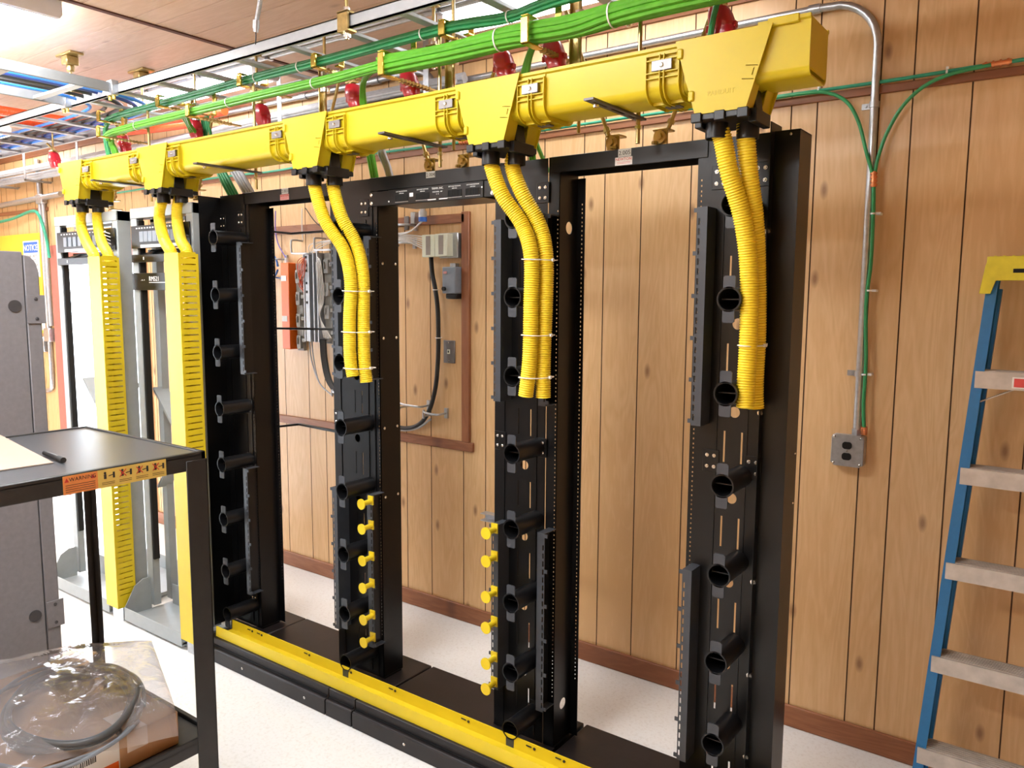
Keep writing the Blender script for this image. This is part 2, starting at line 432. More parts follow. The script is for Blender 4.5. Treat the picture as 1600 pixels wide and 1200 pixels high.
# ceiling: panelling with grooves along x
mb = MB()
gy = []
y = -3.9
pat = [0.105, 0.175, 0.21, 0.15, 0.24, 0.09, 0.21]
k = 0
while y < WY - 0.05:
    gy.append(y); y += pat[k % 7]; k += 1
prof = [(YF, CZ)]
for g in gy: prof += [(g - 0.002, CZ), (g - 0.001, CZ + 0.004), (g + 0.001, CZ + 0.004), (g + 0.002, CZ)]
prof += [(WY + 0.14, CZ), (WY + 0.14, CZ + 0.08), (YF, CZ + 0.08)]
mb.use(0).extr(prof, XL, XR, 'x')
for i, f in enumerate(mb.f):
    ys = [mb.v[q] for q in f]
    if all(p.z > CZ + 0.0005 and p.z < CZ + 0.02 for p in ys): mb.mi[i] = 1
struct(mb.build('ceiling', ['ceil', 'groove'], smooth=False))
struct(MB().box(-3.425, -3.398, YF, WY, CZ - 0.006, CZ + 0.002).build('trim_1', 'seam'))
# back wall: vertical grooved panelling with the doorway left open
base = [-1.705, -1.53, -1.312, -1.17, -0.928, -0.836, -0.629]
gx = sorted(b + k * 1.18 for b in base for k in range(-7, 4))
def wallprof(x0, x1):
    pr = [(x0, WY)]
    for g in gx:
        if x0 + 0.01 < g < x1 - 0.01: pr += [(g - 0.0024, WY), (g - 0.0014, WY + 0.004), (g + 0.0014, WY + 0.004), (g + 0.0024, WY)]
    return pr + [(x1, WY), (x1, WY + 0.05), (x0, WY + 0.05)]
mb = MB()
for x0, x1, z0, z1 in ((XL, DX0, 0, CZ), (DX0, DX1, DZ, CZ), (DX1, XR, 0, CZ)):
    mb.use(0).extr(wallprof(x0, x1), z0, z1, 'z')
for i, f in enumerate(mb.f):
    ps = [mb.v[q] for q in f]
    if any(p.y > WY + 0.0005 for p in ps) and all(p.y < WY + 0.02 for p in ps): mb.mi[i] = 1
struct(mb.build('wall_back', ['wall', 'groove'], smooth=False))
mb = MB()
for y0, y1, z0, z1 in ((YF, -3.7, 0, CZ), (-3.7, -1.7, 2.05, CZ), (-1.7, WY + 0.14, 0, CZ)): mb.box(XL - 0.1, XL, y0, y1, z0, z1)
struct(mb.build('wall_left', 'wall'))
mb = MB(); mb.box(XL - 0.12, XL + 0.02, -3.8, -3.7, 0, 2.05); mb.box(XL - 0.12, XL + 0.02, -1.7, -1.6, 0, 2.05); mb.box(XL - 0.12, XL + 0.02, -3.8, -1.6, 2.05, 2.15)
d = struct(mb.build('added_door_2', 'redframe', bevel=0.004)); d['label'] = 'unseen open doorway added in the far end wall to let in daylight'  # unseen opening, added to wash the aisle with bluish daylight
struct(MB().box(XR, XR + 0.1, YF, WY + 0.14, 0, CZ).build('wall_right', 'wall'))
struct(MB().box(XL - 0.1, XR + 0.1, YF - 0.1, YF, 0, CZ).build('wall_front', 'wall'))
bb = MB(); bb.box(XL, DX0 - 0.12, WY - 0.014, WY, 0, 0.088); bb.box(DX1 + 0.12, XR, WY - 0.014, WY, 0, 0.088)
struct(bb.build('baseboard_back', 'trim', bevel=0.005, seg=2))
struct(MB().extr([(WY, 2.77), (WY - 0.016, 2.77), (WY - 0.022, 2.79), (WY - 0.040, 2.815), (WY - 0.048, 2.85), (WY, 2.85)], XL, XR, 'x').build('trim_2', 'trim'))
struct(MB().box(DX1 + 0.12, XR, WY - 0.012, WY, 2.372, 2.400).build('trim_3', 'trim', bevel=0.002))
struct(MB().box(XL, DX0 - 0.14, WY - 0.012, WY, 2.33, 2.36).build('trim_4', 'trim', bevel=0.002))
# door frame
mb = MB()
for y0, y1, o in ((WY - 0.022, WY, 0.12), (WY, WY + 0.056, 0.0)):
    mb.box(DX0 - o, DX0 + 0.012, y0, y1, 0, DZ + o); mb.box(DX1 - 0.012, DX1 + o, y0, y1, 0, DZ + o); mb.box(DX0 + 0.012, DX1 - 0.012, y0, y1, DZ - 0.012, DZ + o)
d = struct(mb.build('door_1', 'redframe', bevel=0.004)); d['label'] = 'open doorway with red brown frame letting in daylight'
struct(MB().box(-40, 20, -30, 40, -0.16, -0.065).build('ground', 'concrete'))
# framed board on the wall
for i, (x0, x1, z0, z1, m_) in enumerate(((-4.75, -2.42, 0.895, 0.942, 'trim'), (-4.75, -2.47, 2.025, 2.070, 'trim'), (-2.492, -2.442, 0.942, 2.078, 'trimz'))):
    struct(MB().box(x0, x1, WY - 0.018, WY, z0, z1).build('trim_%d' % (5 + i), m_, bevel=0.003))

# ================================================================== CEILING LIGHTS
def ceiling_light(x0, x1, y0, y1, label):
    t = thing('ceiling_light', label, 'light', ((x0 + x1) / 2, (y0 + y1) / 2, CZ), 'fluorescent ceiling fixtures')
    MB().extr([(y0, CZ), (y0, CZ - 0.055), (y0 + 0.01, CZ - 0.07), (y1 - 0.01, CZ - 0.07), (y1, CZ - 0.055), (y1, CZ)], x0, x0 + 0.03, 'x').build('end_cap', 'housing', t)
    MB().extr([(y0, CZ), (y0, CZ - 0.055), (y0 + 0.01, CZ - 0.07), (y1 - 0.01, CZ - 0.07), (y1, CZ - 0.055), (y1, CZ)], x1 - 0.03, x1, 'x').build('end_cap', 'housing', t)
    MB().box(x0 + 0.03, x1 - 0.03, y0 + 0.01, y1 - 0.01, CZ - 0.03, CZ).build('housing', 'housing', t)
    MB().extr([(y0, CZ - 0.03), (y0, CZ - 0.052), (y0 + 0.015, CZ - 0.068), (y1 - 0.015, CZ - 0.068), (y1, CZ - 0.052), (y1, CZ - 0.03)], x0 + 0.03, x1 - 0.03, 'x').build('diffuser', 'lensw' if y0 > 0 else 'lens', t)
ceiling_light(-2.27, -1.05, 0.33, 0.48, 'lit fluorescent fixture near the wall, behind the green cables, right of centre')
ceiling_light(-4.75, -3.50, 0.33, 0.48, 'lit fluorescent fixture near the wall, behind the green cables, left of centre')
ceiling_light(-7.60, -6.35, 0.33, 0.48, 'lit fluorescent fixture at the far left end of the room near the wall')
ceiling_light(-4.68, -3.44, -0.96, -0.63, 'large lit ceiling fixture in the top left corner over the aisle')
ceiling_light(-2.55, -1.31, -1.62, -1.29, 'unseen lit fixture over the aisle, added for light on the duct fronts')  # added out of view to give the hoppers frontal light
ceiling_light(-7.10, -5.88, -0.96, -0.63, 'lit ceiling fixture over the aisle at the far left')
ceiling_light(-2.30, -1.06, -2.9, -2.6, 'unseen lit fixture added behind the camera to brighten the floor')  # extra lamp out of view, added for more even floor light
ceiling_light(-4.68, -3.44, -2.9, -2.6, 'unseen lit fixture added behind the camera on the left to brighten the floor')  # second lamp added behind the camera for brightness

# ================================================================== BLACK EQUIPMENT RACKS
TOP = 2.134
def holes_col(z0, z1, h=0.0048):
    hs = []; z = z0; k = 0
    while z < z1:
        hs.append((z - h / 2, z + h / 2)); z += (0.0159, 0.0159, 0.0127)[k % 3]; k += 1
    return hs
def screw(mb, x, y, z, r=0.0055, d=(0, -1, 0)):
    p = V(x, y, z); d = V(d)
    mb.cyl(p, p + d * 0.002, r, 12); mb.cyl(p + d * 0.002, p + d * 0.004, r * 0.8, 12, r * 0.4)

def rack(label, xl, xr, flL, rear_lip, base0, base1, right_holes, tags):
    """xl/xr: inner edges of the bay; two channel uprights, a top cross bar and a floor base"""
    t = thing('equipment_rack', label, 'equipment rack', ((xl + xr) / 2, 0.05, 0), 'black two post racks')
    # left upright
    m = MB()
    m.strip(xl - flL, xl, 0.06, TOP, xl - 0.011, xl - 0.0065, holes_col(0.25, 1.97), ((0, 0.003, 0), UX, UZ), 0.003)
    D = 0.114
    web = rect(0, D, 0.06, TOP)
    wh = [circ(0.060, 1.905, 0.021), circ(0.060, 0.20, 0.021)] if xl > -2 else []
    m.plate(web, wh, (xl - 0.003, 0, 0), UY, UZ, 0.003)
    if rear_lip:
        m.strip(xl, xl + 0.030, 0.06, TOP - 0.06, xl + 0.0165, xl + 0.021, holes_col(0.28, 2.0, 0.0056), ((0, D, 0), UX, UZ), 0.003)
    else:
        m.box(xl - 0.035, xl - 0.003, D - 0.003, D, 0.06, TOP)
    u = m.build('upright', 'black', t)
    s = MB()
    for z in (1.80, 1.50, 1.13, 0.84):
        for yy in (0.022, 0.095): screw(s, xl, yy, z, 0.006, (1, 0, 0))
    if not rear_lip: s.each('screw', 'screw', u)
    # right upright
    m = MB()
    m.strip(xr, xr + 0.042, 0.06, TOP, xr + 0.0095, xr + 0.0145, holes_col(0.25, 2.03, 0.0056) if right_holes else [], ((0, 0.003, 0), UX, UZ), 0.003)
    if not right_holes:
        m.box(xr, xr + 0.003, 0, D, 0.06, TOP); m.box(xr + 0.003, xr + 0.042, D - 0.003, D, 0.06, TOP)
    else:
        m.box(xr + 0.0395, xr + 0.042, 0.003, 0.05, 0.06, TOP)
    m.build('upright', 'black', t)
    # top angle bars
    m = MB()
    m.box(xl - flL + 0.012, xr + 0.03, -0.004, 0.0, TOP - 0.052, TOP); m.box(xl - flL + 0.012, xr + 0.03, 0, 0.045, TOP - 0.004, TOP)
    m.build('top_bar', 'black', t, bevel=0.001)
    m = MB()
    m.box(xl - 0.01, xr + 0.02, D - 0.004, D, TOP - 0.052, TOP); m.box(xl - 0.01, xr + 0.02, D - 0.045, D, TOP - 0.004, TOP)
    m.build('top_bar', 'black', t, bevel=0.001)
    # floor base
    m = MB(); m.box(base0, base1, -0.03, 0.21, 0, 0.056)
    m.build('base', 'base', t, bevel=0.004, seg=2)
    m = MB()
    for xx in (xl - 0.02, xr + 0.02): MB().bar((xx, 0.1, 0.060), (xx, 0.0, 0.060), 0.05, 0.006).build('foot_angle', 'black', t)
    # number sticker and maker's sticker
    lx, num, col, extra = tags
    pl = MB().box(lx - 0.0225, lx + 0.0225, -0.0052, -0.004, TOP - 0.024, TOP - 0.0005).build('number_label', 'lilac', t)
    MB().text(num, 0.019, (lx, -0.0053, TOP - 0.019), UX, UZ, 0.0003, 'CENTER').build('lettering', 'ink', pl)
    if extra:
        p2 = MB().box(lx - 0.033, lx + 0.027, -0.0054, -0.004, TOP - 0.050, TOP - 0.0255).build('maker_sticker', col, t)
        q = MB(); q.text('NEWTON', 0.0125, (lx - 0.003, -0.0056, TOP - 0.036), UX, UZ, 0.0003, 'CENTER')
        for i in range(2): q.box(lx - 0.026, lx + 0.02, -0.0057, -0.0054, TOP - 0.0415 - i * 0.004, TOP - 0.0405 - i * 0.004)
        q.build('lettering', 'rink', p2)
    return t
rackA = rack('black rack with tallest opening at left, framing the orange bar on the wall', -3.13, -2.572, 0.045, True, -3.055, -2.215, False, (-2.862, '2.003', 'pinkl', True))
rackB = rack('middle black rack holding the fuse panel under its top bar', -2.297, -1.707, 0.045, False, -2.205, -1.437, False, (-2.011, '2.004', 'pinkl', False))
rackC = rack('right black rack with an empty opening and two white stickers on top', -1.44, -0.957, 0.045, True, -1.425, -0.664, True, (-1.20, '2.005', 'white', True))

# ------------------------------------------------------------------ vertical cable managers
SPZ = [1.925, 1.67, 1.41, 1.15, 0.89, 0.63, 0.38, 0.17]
def rail(parent, cx, z0, z1, side):
    """slotted finger strip standing off the panel; tabs point outward"""
    w = 0.015; n = int((z1 - z0 - 0.02) / 0.0285)
    xo = cx + side * w
    hs = [(z0 + 0.012 + i * 0.0285, z0 + 0.031 + i * 0.0285) for i in range(n)]
    xa, xb = sorted((cx + side * 0.006, cx + side * 0.0118))
    m = MB()
    m.strip(cx - w, cx + w, z0, z1, xa, xb, hs, ((0, -0.067, 0), UX, UZ), 0.003)
    xi = cx - side * w
    if side < 0: m.box(min(xi, xi + side * 0.003), max(xi, xi + side * 0.003), -0.067, 0.0, z0, z1)
    k = 6
    for i in range(k):
        z = z0 + 0.004 + i * (z1 - z0 - 0.016) / (k - 1)
        m.box(xo, xo + side * 0.011, -0.07, -0.066, z, z + 0.012)
    m.box(cx - w, cx + w, -0.070, 0.0, z0 - 0.003, z0); m.box(cx - w, cx + w, -0.070, 0.0, z1, z1 + 0.003)
    r_ = m.build('slotted_rail', 'railg', parent)
    if side > 0: MB().box(xi, xi + 0.003, -0.0665, 0.0, z0, z1).build('back_web', 'black2', r_)  # web coloured black to stand for the shade inside the open channel
    return r_

def spool(parent, cx, z, top=True, bot=True):
    m = MB()
    m.pipe((cx, 0.0, z), (cx, -0.155, z), 0.0325, 0.003, 28)
    m.pipe((cx, -0.151, z), (cx, -0.157, z), 0.0345, 0.004, 28)
    m.box(cx - 0.0305, cx + 0.0305, -0.13, -0.002, z - 0.0015, z + 0.0015)
    o = m.build('spool', 'black2', parent)
    for on, a, b in ((top, 0.030, 0.064), (bot, -0.064, -0.030)):
        q = MB()
        if on: q.extr([(cx - 0.017, z + a), (cx + 0.017, z + a), (cx + 0.017, z + b - 0.004 * (a > 0) + 0.0), (cx + 0.013, z + b), (cx - 0.013, z + b), (cx - 0.017, z + b - 0.004 * (a > 0))] if a > 0 else
                      [(cx - 0.013, z + a), (cx + 0.013, z + a), (cx + 0.017, z + a + 0.004), (cx + 0.017, z + b), (cx - 0.017, z + b), (cx - 0.017, z + a + 0.004)], -0.157, -0.153, 'y')
        if on: q.build('retaining_tab', 'railg', o)

def bolt_plate(parent, x, z, s=0.034):
    m = MB().box(x - s * 0.75, x + s * 0.75, -0.0075, -0.004, z - s, z + s).build('bolt_plate', 'black', parent, bevel=0.001)
    q = MB()
    for dx in (-0.011, 0.011):
        for dz in (-0.017, 0.017): screw(q, x + dx, -0.0075, z + dz)
    q.each('screw', 'screw', m)

def manager(label, x0, x1, cx, hx, slots, plates, rails, bobx=None, zoff=0.0):
    t = thing('cable_manager', label, 'cable manager', ((x0 + x1) / 2, 0, 0), 'black vertical cable managers')
    holes = []
    for z in SPZ[:7]:
        if hx is not None: holes.append(circ(hx, z - 0.072, 0.0165))
        for sx, w in slots:
            if z > 0.35: holes.append(rect(sx - w, sx + w, z - 0.225, z - 0.13))
    MB().plate(rect(x0, x1, 0.06, TOP - 0.002), holes, (0, -0.001, 0), UX, UZ, 0.003).build('back_panel', 'black', t)
    g = MB()
    for gx_ in (x0 + 0.045, x1 - 0.035):
        g.box(gx_ - 0.0015, gx_ + 0.0015, -0.007, -0.004, 0.08, TOP - 0.16)
    g.each('stiffening_rib', 'black', t)
    for i, z in enumerate(SPZ):
        spool(t, cx, z, i < 7, True)
    for px_, z in plates: bolt_plate(t, px_, z)
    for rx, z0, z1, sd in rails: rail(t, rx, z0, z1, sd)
    # brass standoff screws along the rack flange
    q = MB()
    for z in (1.86, 1.60, 1.345, 0.84, 0.55, 0.29):
        x = x1 + 0.003
        q.cyl((x, 0, z), (x, -0.012, z), 0.006, 10); q.cyl((x, -0.012, z), (x, -0.015, z), 0.0085, 6)
    q.each('standoff_screw', 'screw', t)
    if bobx:
        for z in (0.845, 0.743, 0.612, 0.498, 0.364, 0.268):
            b = MB()
            b.box(bobx - 0.016, bobx + 0.012, -0.075, -0.070, z - 0.014, z + 0.022)
            b.cyl((bobx, -0.074, z), (bobx + 0.003, -0.128, z), 0.0105, 14)
            b.cyl((bobx + 0.003, -0.126, z), (bobx + 0.003, -0.131, z), 0.0215, 24)
            b.build('bobbin', 'yelm', t)
    return t
m0 = manager('black cable manager at the left end, beside the yellow slotted column', -3.343, -3.152, -3.178, None, [], [(-3.185, 2.02), (-3.325, 2.01), (-3.17, 1.145), (-3.175, 0.19)],
             [(-3.118, 1.31, 1.905, 1), (-3.125, 0.255, 0.86, 1)])
MB().box(-3.346, -3.343, -0.117, 0.0, 0.06, TOP - 0.01).build('side_panel', 'black', m0)
MB().box(-3.343, -3.06, -0.03, 0.21, 0, 0.056).build('base', 'base', m0, bevel=0.004)
m1 = manager('black cable manager between left and middle racks with six yellow bobbins on its right side', -2.572, -2.325, -2.36, -2.43, [(-2.40, 0.002), (-2.44, 0.002)],
             [(-2.368, 2.02), (-2.545, 1.155), (-2.368, 1.150), (-2.372, 0.19)],
             [(-2.478, 1.34, 1.92, -1), (-2.506, 0.25, 0.865, -1), (-2.292, 1.34, 1.90, 1), (-2.295, 0.225, 0.865, 1)], -2.283)
m2 = manager('black cable manager between middle and right racks with six yellow bobbins on its left side', -1.707, -1.487, -1.52, -1.574, [(-1.549, 0.0028), (-1.60, 0.002)],
             [(-1.505, 2.02), (-1.68, 1.155), (-1.505, 1.150), (-1.515, 0.18)],
             [(-1.648, 1.31, 1.93, -1), (-1.655, 0.245, 0.86, -1), (-1.458, 1.31, 1.94, 1), (-1.456, 0.225, 0.865, 1)], -1.652)
m3 = manager('black cable manager at the right end, beside bare wood wall', -0.915, -0.742, -0.79, -0.818, [(-0.846, 0.0032), (-0.793, 0.0032)],
             [(-0.885, 2.02), (-0.765, 2.02), (-0.885, 1.185), (-0.757, 1.18), (-0.76, 0.18)],
             [(-0.910, 1.30, 1.93, -1), (-0.922, 0.24, 0.85, -1)])
q = MB(); q.box(-0.738, -0.735, -0.03, 0.060, 0.06, 2.156); q.build('side_panel', 'black', m3)
q = MB(); q.box(-0.735, -0.665, 0.0, 0.003, 0.06, TOP); q.box(-0.668, -0.665, 0.003, 0.108, 0.06, TOP); q.box(-0.735, -0.665, 0.003, 0.108, TOP - 0.003, TOP)
e = q.build('end_channel', 'black', m3)
q = MB(); screw(q, -0.690, 0.0, TOP - 0.012, 0.004); screw(q, -0.665, 0.085, 1.22, 0.004, (1, 0, 0)); screw(q, -0.665, 0.085, 1.07, 0.004, (1, 0, 0)); q.each('screw', 'screw', e)

# ------------------------------------------------------------------ yellow trough along the floor and black guard in front of it
t = thing('cable_trough', 'long yellow cable trough on the floor along the front of the black racks', 'cable trough', (-2.0, -0.2, 0.06))
MB().extr([(-0.243, 0.105), (-0.240, 0.152), (-0.237, 0.152), (-0.239, 0.109), (-0.157, 0.109), (-0.155, 0.152), (-0.152, 0.152), (-0.153, 0.105)], -3.14, -0.66, 'x').build('channel', 'yelm', t)
q = MB()
for x in (-3.02, -2.95, -2.62, -2.36, -2.11, -1.74, -1.45, -1.33, -1.0):
    q.box(x, x + 0.022, -0.1585, -0.1565, 0.138, 0.142); q.cyl((x + 0.034, -0.1585, 0.138), (x + 0.034, -0.156, 0.138), 0.005, 10)
q.each('slot', 'ink', t)
guards = [(-3.175, -2.353, 'black floor guard under the left part of the yellow trough'), (-2.347, -2.199, 'short black coupling piece between the two long floor guards'), (-2.193, -0.66, 'black floor guard under the right part of the yellow trough')]
for x0, x1, lb in guards:
    t = thing('floor_guard', lb, 'floor guard', ((x0 + x1) / 2, -0.2, 0), 'black floor guard sections')
    MB().extr([(-0.277, 0.0), (-0.277, 0.060), (-0.272, 0.066), (-0.256, 0.066), (-0.256, 0.105), (-0.15, 0.105), (-0.15, 0.0)], x0, x1, 'x').build('body', 'railg' if False else 'base', t, bevel=0.002)
    q = MB()
    xx = x0 + 0.28
    while xx < x1 - 0.1:
        screw(q, xx, -0.277, 0.034, 0.006); xx += 0.42
    q2 = MB(); q2.box(x0 + 0.004, x1 - 0.004, -0.262, -0.256, 0.068, 0.073); q2.build('lip', 'black2', t)
    if q.v: q.each('screw', 'screw', t)

# ------------------------------------------------------------------ fuse panel in the middle rack
t = thing('fuse_panel', 'black fuse alarm panel with white print mounted at the top of the middle rack', 'fuse panel', (-2.0, 0.0, 1.99))
MB().box(-2.335, -1.70, -0.012, -0.006, 2.022, 2.078).build('mounting_ears', 'black', t, bevel=0.001)
MB().box(-2.225, -1.752, -0.016, 0.145, 2.020, 2.080).build('chassis', 'black', t, bevel=0.002)
w = MB(); yf = -0.0166
for x in (-2.150, -2.042, -1.885, -1.800):
    w.text('GMT FUSE POSITIONS', 0.0060, (x, yf, 2.067), UX, UZ, 0.0002, 'CENTER'); w.text('AMPS MAX', 0.0050, (x, yf, 2.060), UX, UZ, 0.0002, 'CENTER')
    for k in range(10): w.box(x - 0.033 + k * 0.007, x - 0.0305 + k * 0.007, yf - 0.0002, yf + 0.001, 2.0285, 2.0305)
w.text('TRIMM, INC.', 0.0105, (-1.967, yf, 2.064), UX, UZ, 0.0002, 'CENTER')
w.text('FUSE PANEL - 48V', 0.0062, (-1.967, yf, 2.053), UX, UZ, 0.0002, 'CENTER')
w.text('A   B', 0.006, (-1.967, yf, 2.045), UX, UZ, 0.0002, 'CENTER')
for k in (-1, 1): w.box(-1.967 + k * 0.028 - 0.02, -1.967 + k * 0.028 + 0.02, yf - 0.0002, yf + 0.001, 2.0265, 2.0300)
w.box(-2.108, -2.090, yf - 0.0002, yf + 0.001, 2.046, 2.060)
w.cyl((-2.217, yf, 2.035), (-2.217, yf - 0.002, 2.035), 0.003, 8); w.cyl((-1.757, yf, 2.056), (-1.757, yf - 0.002, 2.056), 0.003, 8)
w.build('lettering', 'white', t)
w = MB()
for x in (-2.150, -2.042, -1.885, -1.800):
    for k in range(10): w.box(x - 0.0335 + k * 0.007, x - 0.0295 + k * 0.007, yf - 0.0012, yf + 0.001, 2.033, 2.056)
w.each('fuse_slot', 'dark', t)
q = MB()
for z in (2.034, 2.066):
    for x in (-2.318, -1.715): screw(q, x, -0.012, z, 0.007)
q.each('screw', 'screw', t)

# lacing bars across the left rack opening
for z, pts, lb in ((1.96, [(-3.128, 0.12, 1.968), (-3.02, 0.15, 1.955), (-2.56, 0.12, 1.955)], 'black bent lacing bar across the left rack opening near its top'),
                   (1.515, [(-3.128, 0.12, 1.512), (-2.56, 0.12, 1.524)], 'straight black lacing bar across the left rack opening at mid height'),
                   (1.05, [(-3.128, 0.12, 1.036), (-2.998, 0.15, 1.058), (-2.56, 0.12, 1.056)], 'bent black lacing bar across the left rack opening below the orange bar')):
    m = MB()
    for a, b in zip(pts, pts[1:]): m.bar(a, b, 0.016, 0.010)
    tag(m.build('lacing_bar', 'black', bevel=0.001), lb, 'lacing bar', 'lacing bars behind the left rack')
m = MB(); 
for z in (0.797, 0.824): m.box(-1.868, -1.70, 0.115, 0.150, z - 0.0018, z + 0.0018)
m.box(-1.868, -1.70, 0.147, 0.150, 0.797, 0.824)
tag(m.build('strut_bracket', 'zinc'), 'short galvanised strut stub poking left from behind the manager right of the middle opening', 'bracket')

# ================================================================== YELLOW FIBRE DUCT OVERHEAD
DY0, DY1, DB, DT = -0.262, -0.112, 2.205, 2.332
def uprof(y0, y1, zb, zt, r, t, lip=0.0):
    def half(o):
        pts = [(y0 + o, zt)]
        for k in range(7):
            a = math.pi + k * math.pi / 2 / 6; pts.append((y0 + r + (r - o) * math.cos(a), zb + r + (r - o) * math.sin(a)))
        for k in range(7):
            a = 1.5 * math.pi + k * math.pi / 2 / 6; pts.append((y1 - r + (r - o) * math.cos(a), zb + r + (r - o) * math.sin(a)))
        pts.append((y1 - o, zt)); return pts
    out = half(0.0); inn = half(t)
    if lip: out = [(y0 - lip, zt), (y0 - lip, zt - 0.008), (y0, zt - 0.012)] + out[1:-1] + [(y1, zt - 0.012), (y1 + lip, zt - 0.008), (y1 + lip, zt)]
    return out + inn[::-1]
def coupler(parent, xc, dirn):
    """ribbed junction collar at the end of a straight section, with a grey clamp plate and bolt in front"""
    m = MB()
    m.extr(uprof(DY0 - 0.004, DY1 + 0.004, DB - 0.004, DT - 0.012, 0.034, 0.005), xc - 0.047, xc + 0.047, 'x')
    for dx in (-0.047, -0.006, 0.006, 0.047):
        hgt = 0.016 if abs(dx) < 0.02 else 0.013
        m.extr(uprof(DY0 - hgt, DY1 + hgt, DB - hgt, DT - 0.020, 0.045, hgt), xc + dx - 0.0012, xc + dx + 0.0012, 'x')
    for z in (DT - 0.022, DT - 0.034, DT - 0.066, DT - 0.080):
        m.box(xc - 0.047, xc + 0.047, DY0 - 0.013, DY0, z - 0.0012, z + 0.0012)
    for y in (DY0 + 0.035, DY1 - 0.035):
        m.box(xc - 0.047, xc + 0.047, y - 0.0012, y + 0.0012, DB - 0.013, DB)
    c = m.build('coupler', 'yel', parent)
    p = MB().box(xc - 0.029, xc + 0.029, DY0 - 0.0165, DY0 - 0.011, DT - 0.063, DT - 0.036).build('clamp_plate', 'steelp', c, bevel=0.001)
    MB().box(xc - 0.022, xc + 0.022, DY0 + 0.06, DY0 + 0.085, DB - 0.016, DB - 0.012).build('clamp_plate', 'steelp', c)
    q = MB(); q.cyl((xc, DY0 - 0.0165, DT - 0.0495), (xc, DY0 - 0.021, DT - 0.0495), 0.0065, 12, 0.004); q.each('bolt', 'screw', c)
def section(x0, x1, label, left=True, right=True):
    t = thing('duct_section', label, 'cable duct', ((x0 + x1) / 2, (DY0 + DY1) / 2, DB), 'straight yellow duct sections')
    MB().extr(uprof(DY0, DY1, DB, DT, 0.026, 0.003, 0.007), x0, x1, 'x').build('trough', 'yel', t)
    if left: coupler(t, x0 + 0.055, -1)
    if right: coupler(t, x1 - 0.055, 1)
    return t
SP = [-4.208, -3.440, -2.392, -1.536, -0.786]
section(-4.108, -3.545, 'short straight yellow duct section between the first and second hopper from the left')
section(-3.335, -2.500, 'straight yellow duct section between the second and third hopper from the left')
section(-2.282, -1.645, 'straight yellow duct section over the middle rack opening, with grey clamp plates')
section(-1.428, -0.895, 'straight yellow duct section over the right rack opening')
t = thing('duct_section', 'open end stub of the yellow duct, sticking out at the right', 'cable duct', (-0.63, -0.187, DB), 'straight yellow duct sections')
MB().extr(uprof(DY0, DY1, DB, DT + 0.012, 0.022, 0.004, 0.006), -0.70, -0.574, 'x').build('trough', 'yel', t)
MB().box(-0.580, -0.574, DY0 + 0.002, DY1 - 0.002, DB + 0.016, DT + 0.010).build('end_cap', 'yel', t, bevel=0.004)
MB().box(-0.675, -0.60, DY0 - 0.009, DY0 + 0.03, DT - 0.004, DT + 0.016).build('latch_lip', 'yel', t, bevel=0.002)

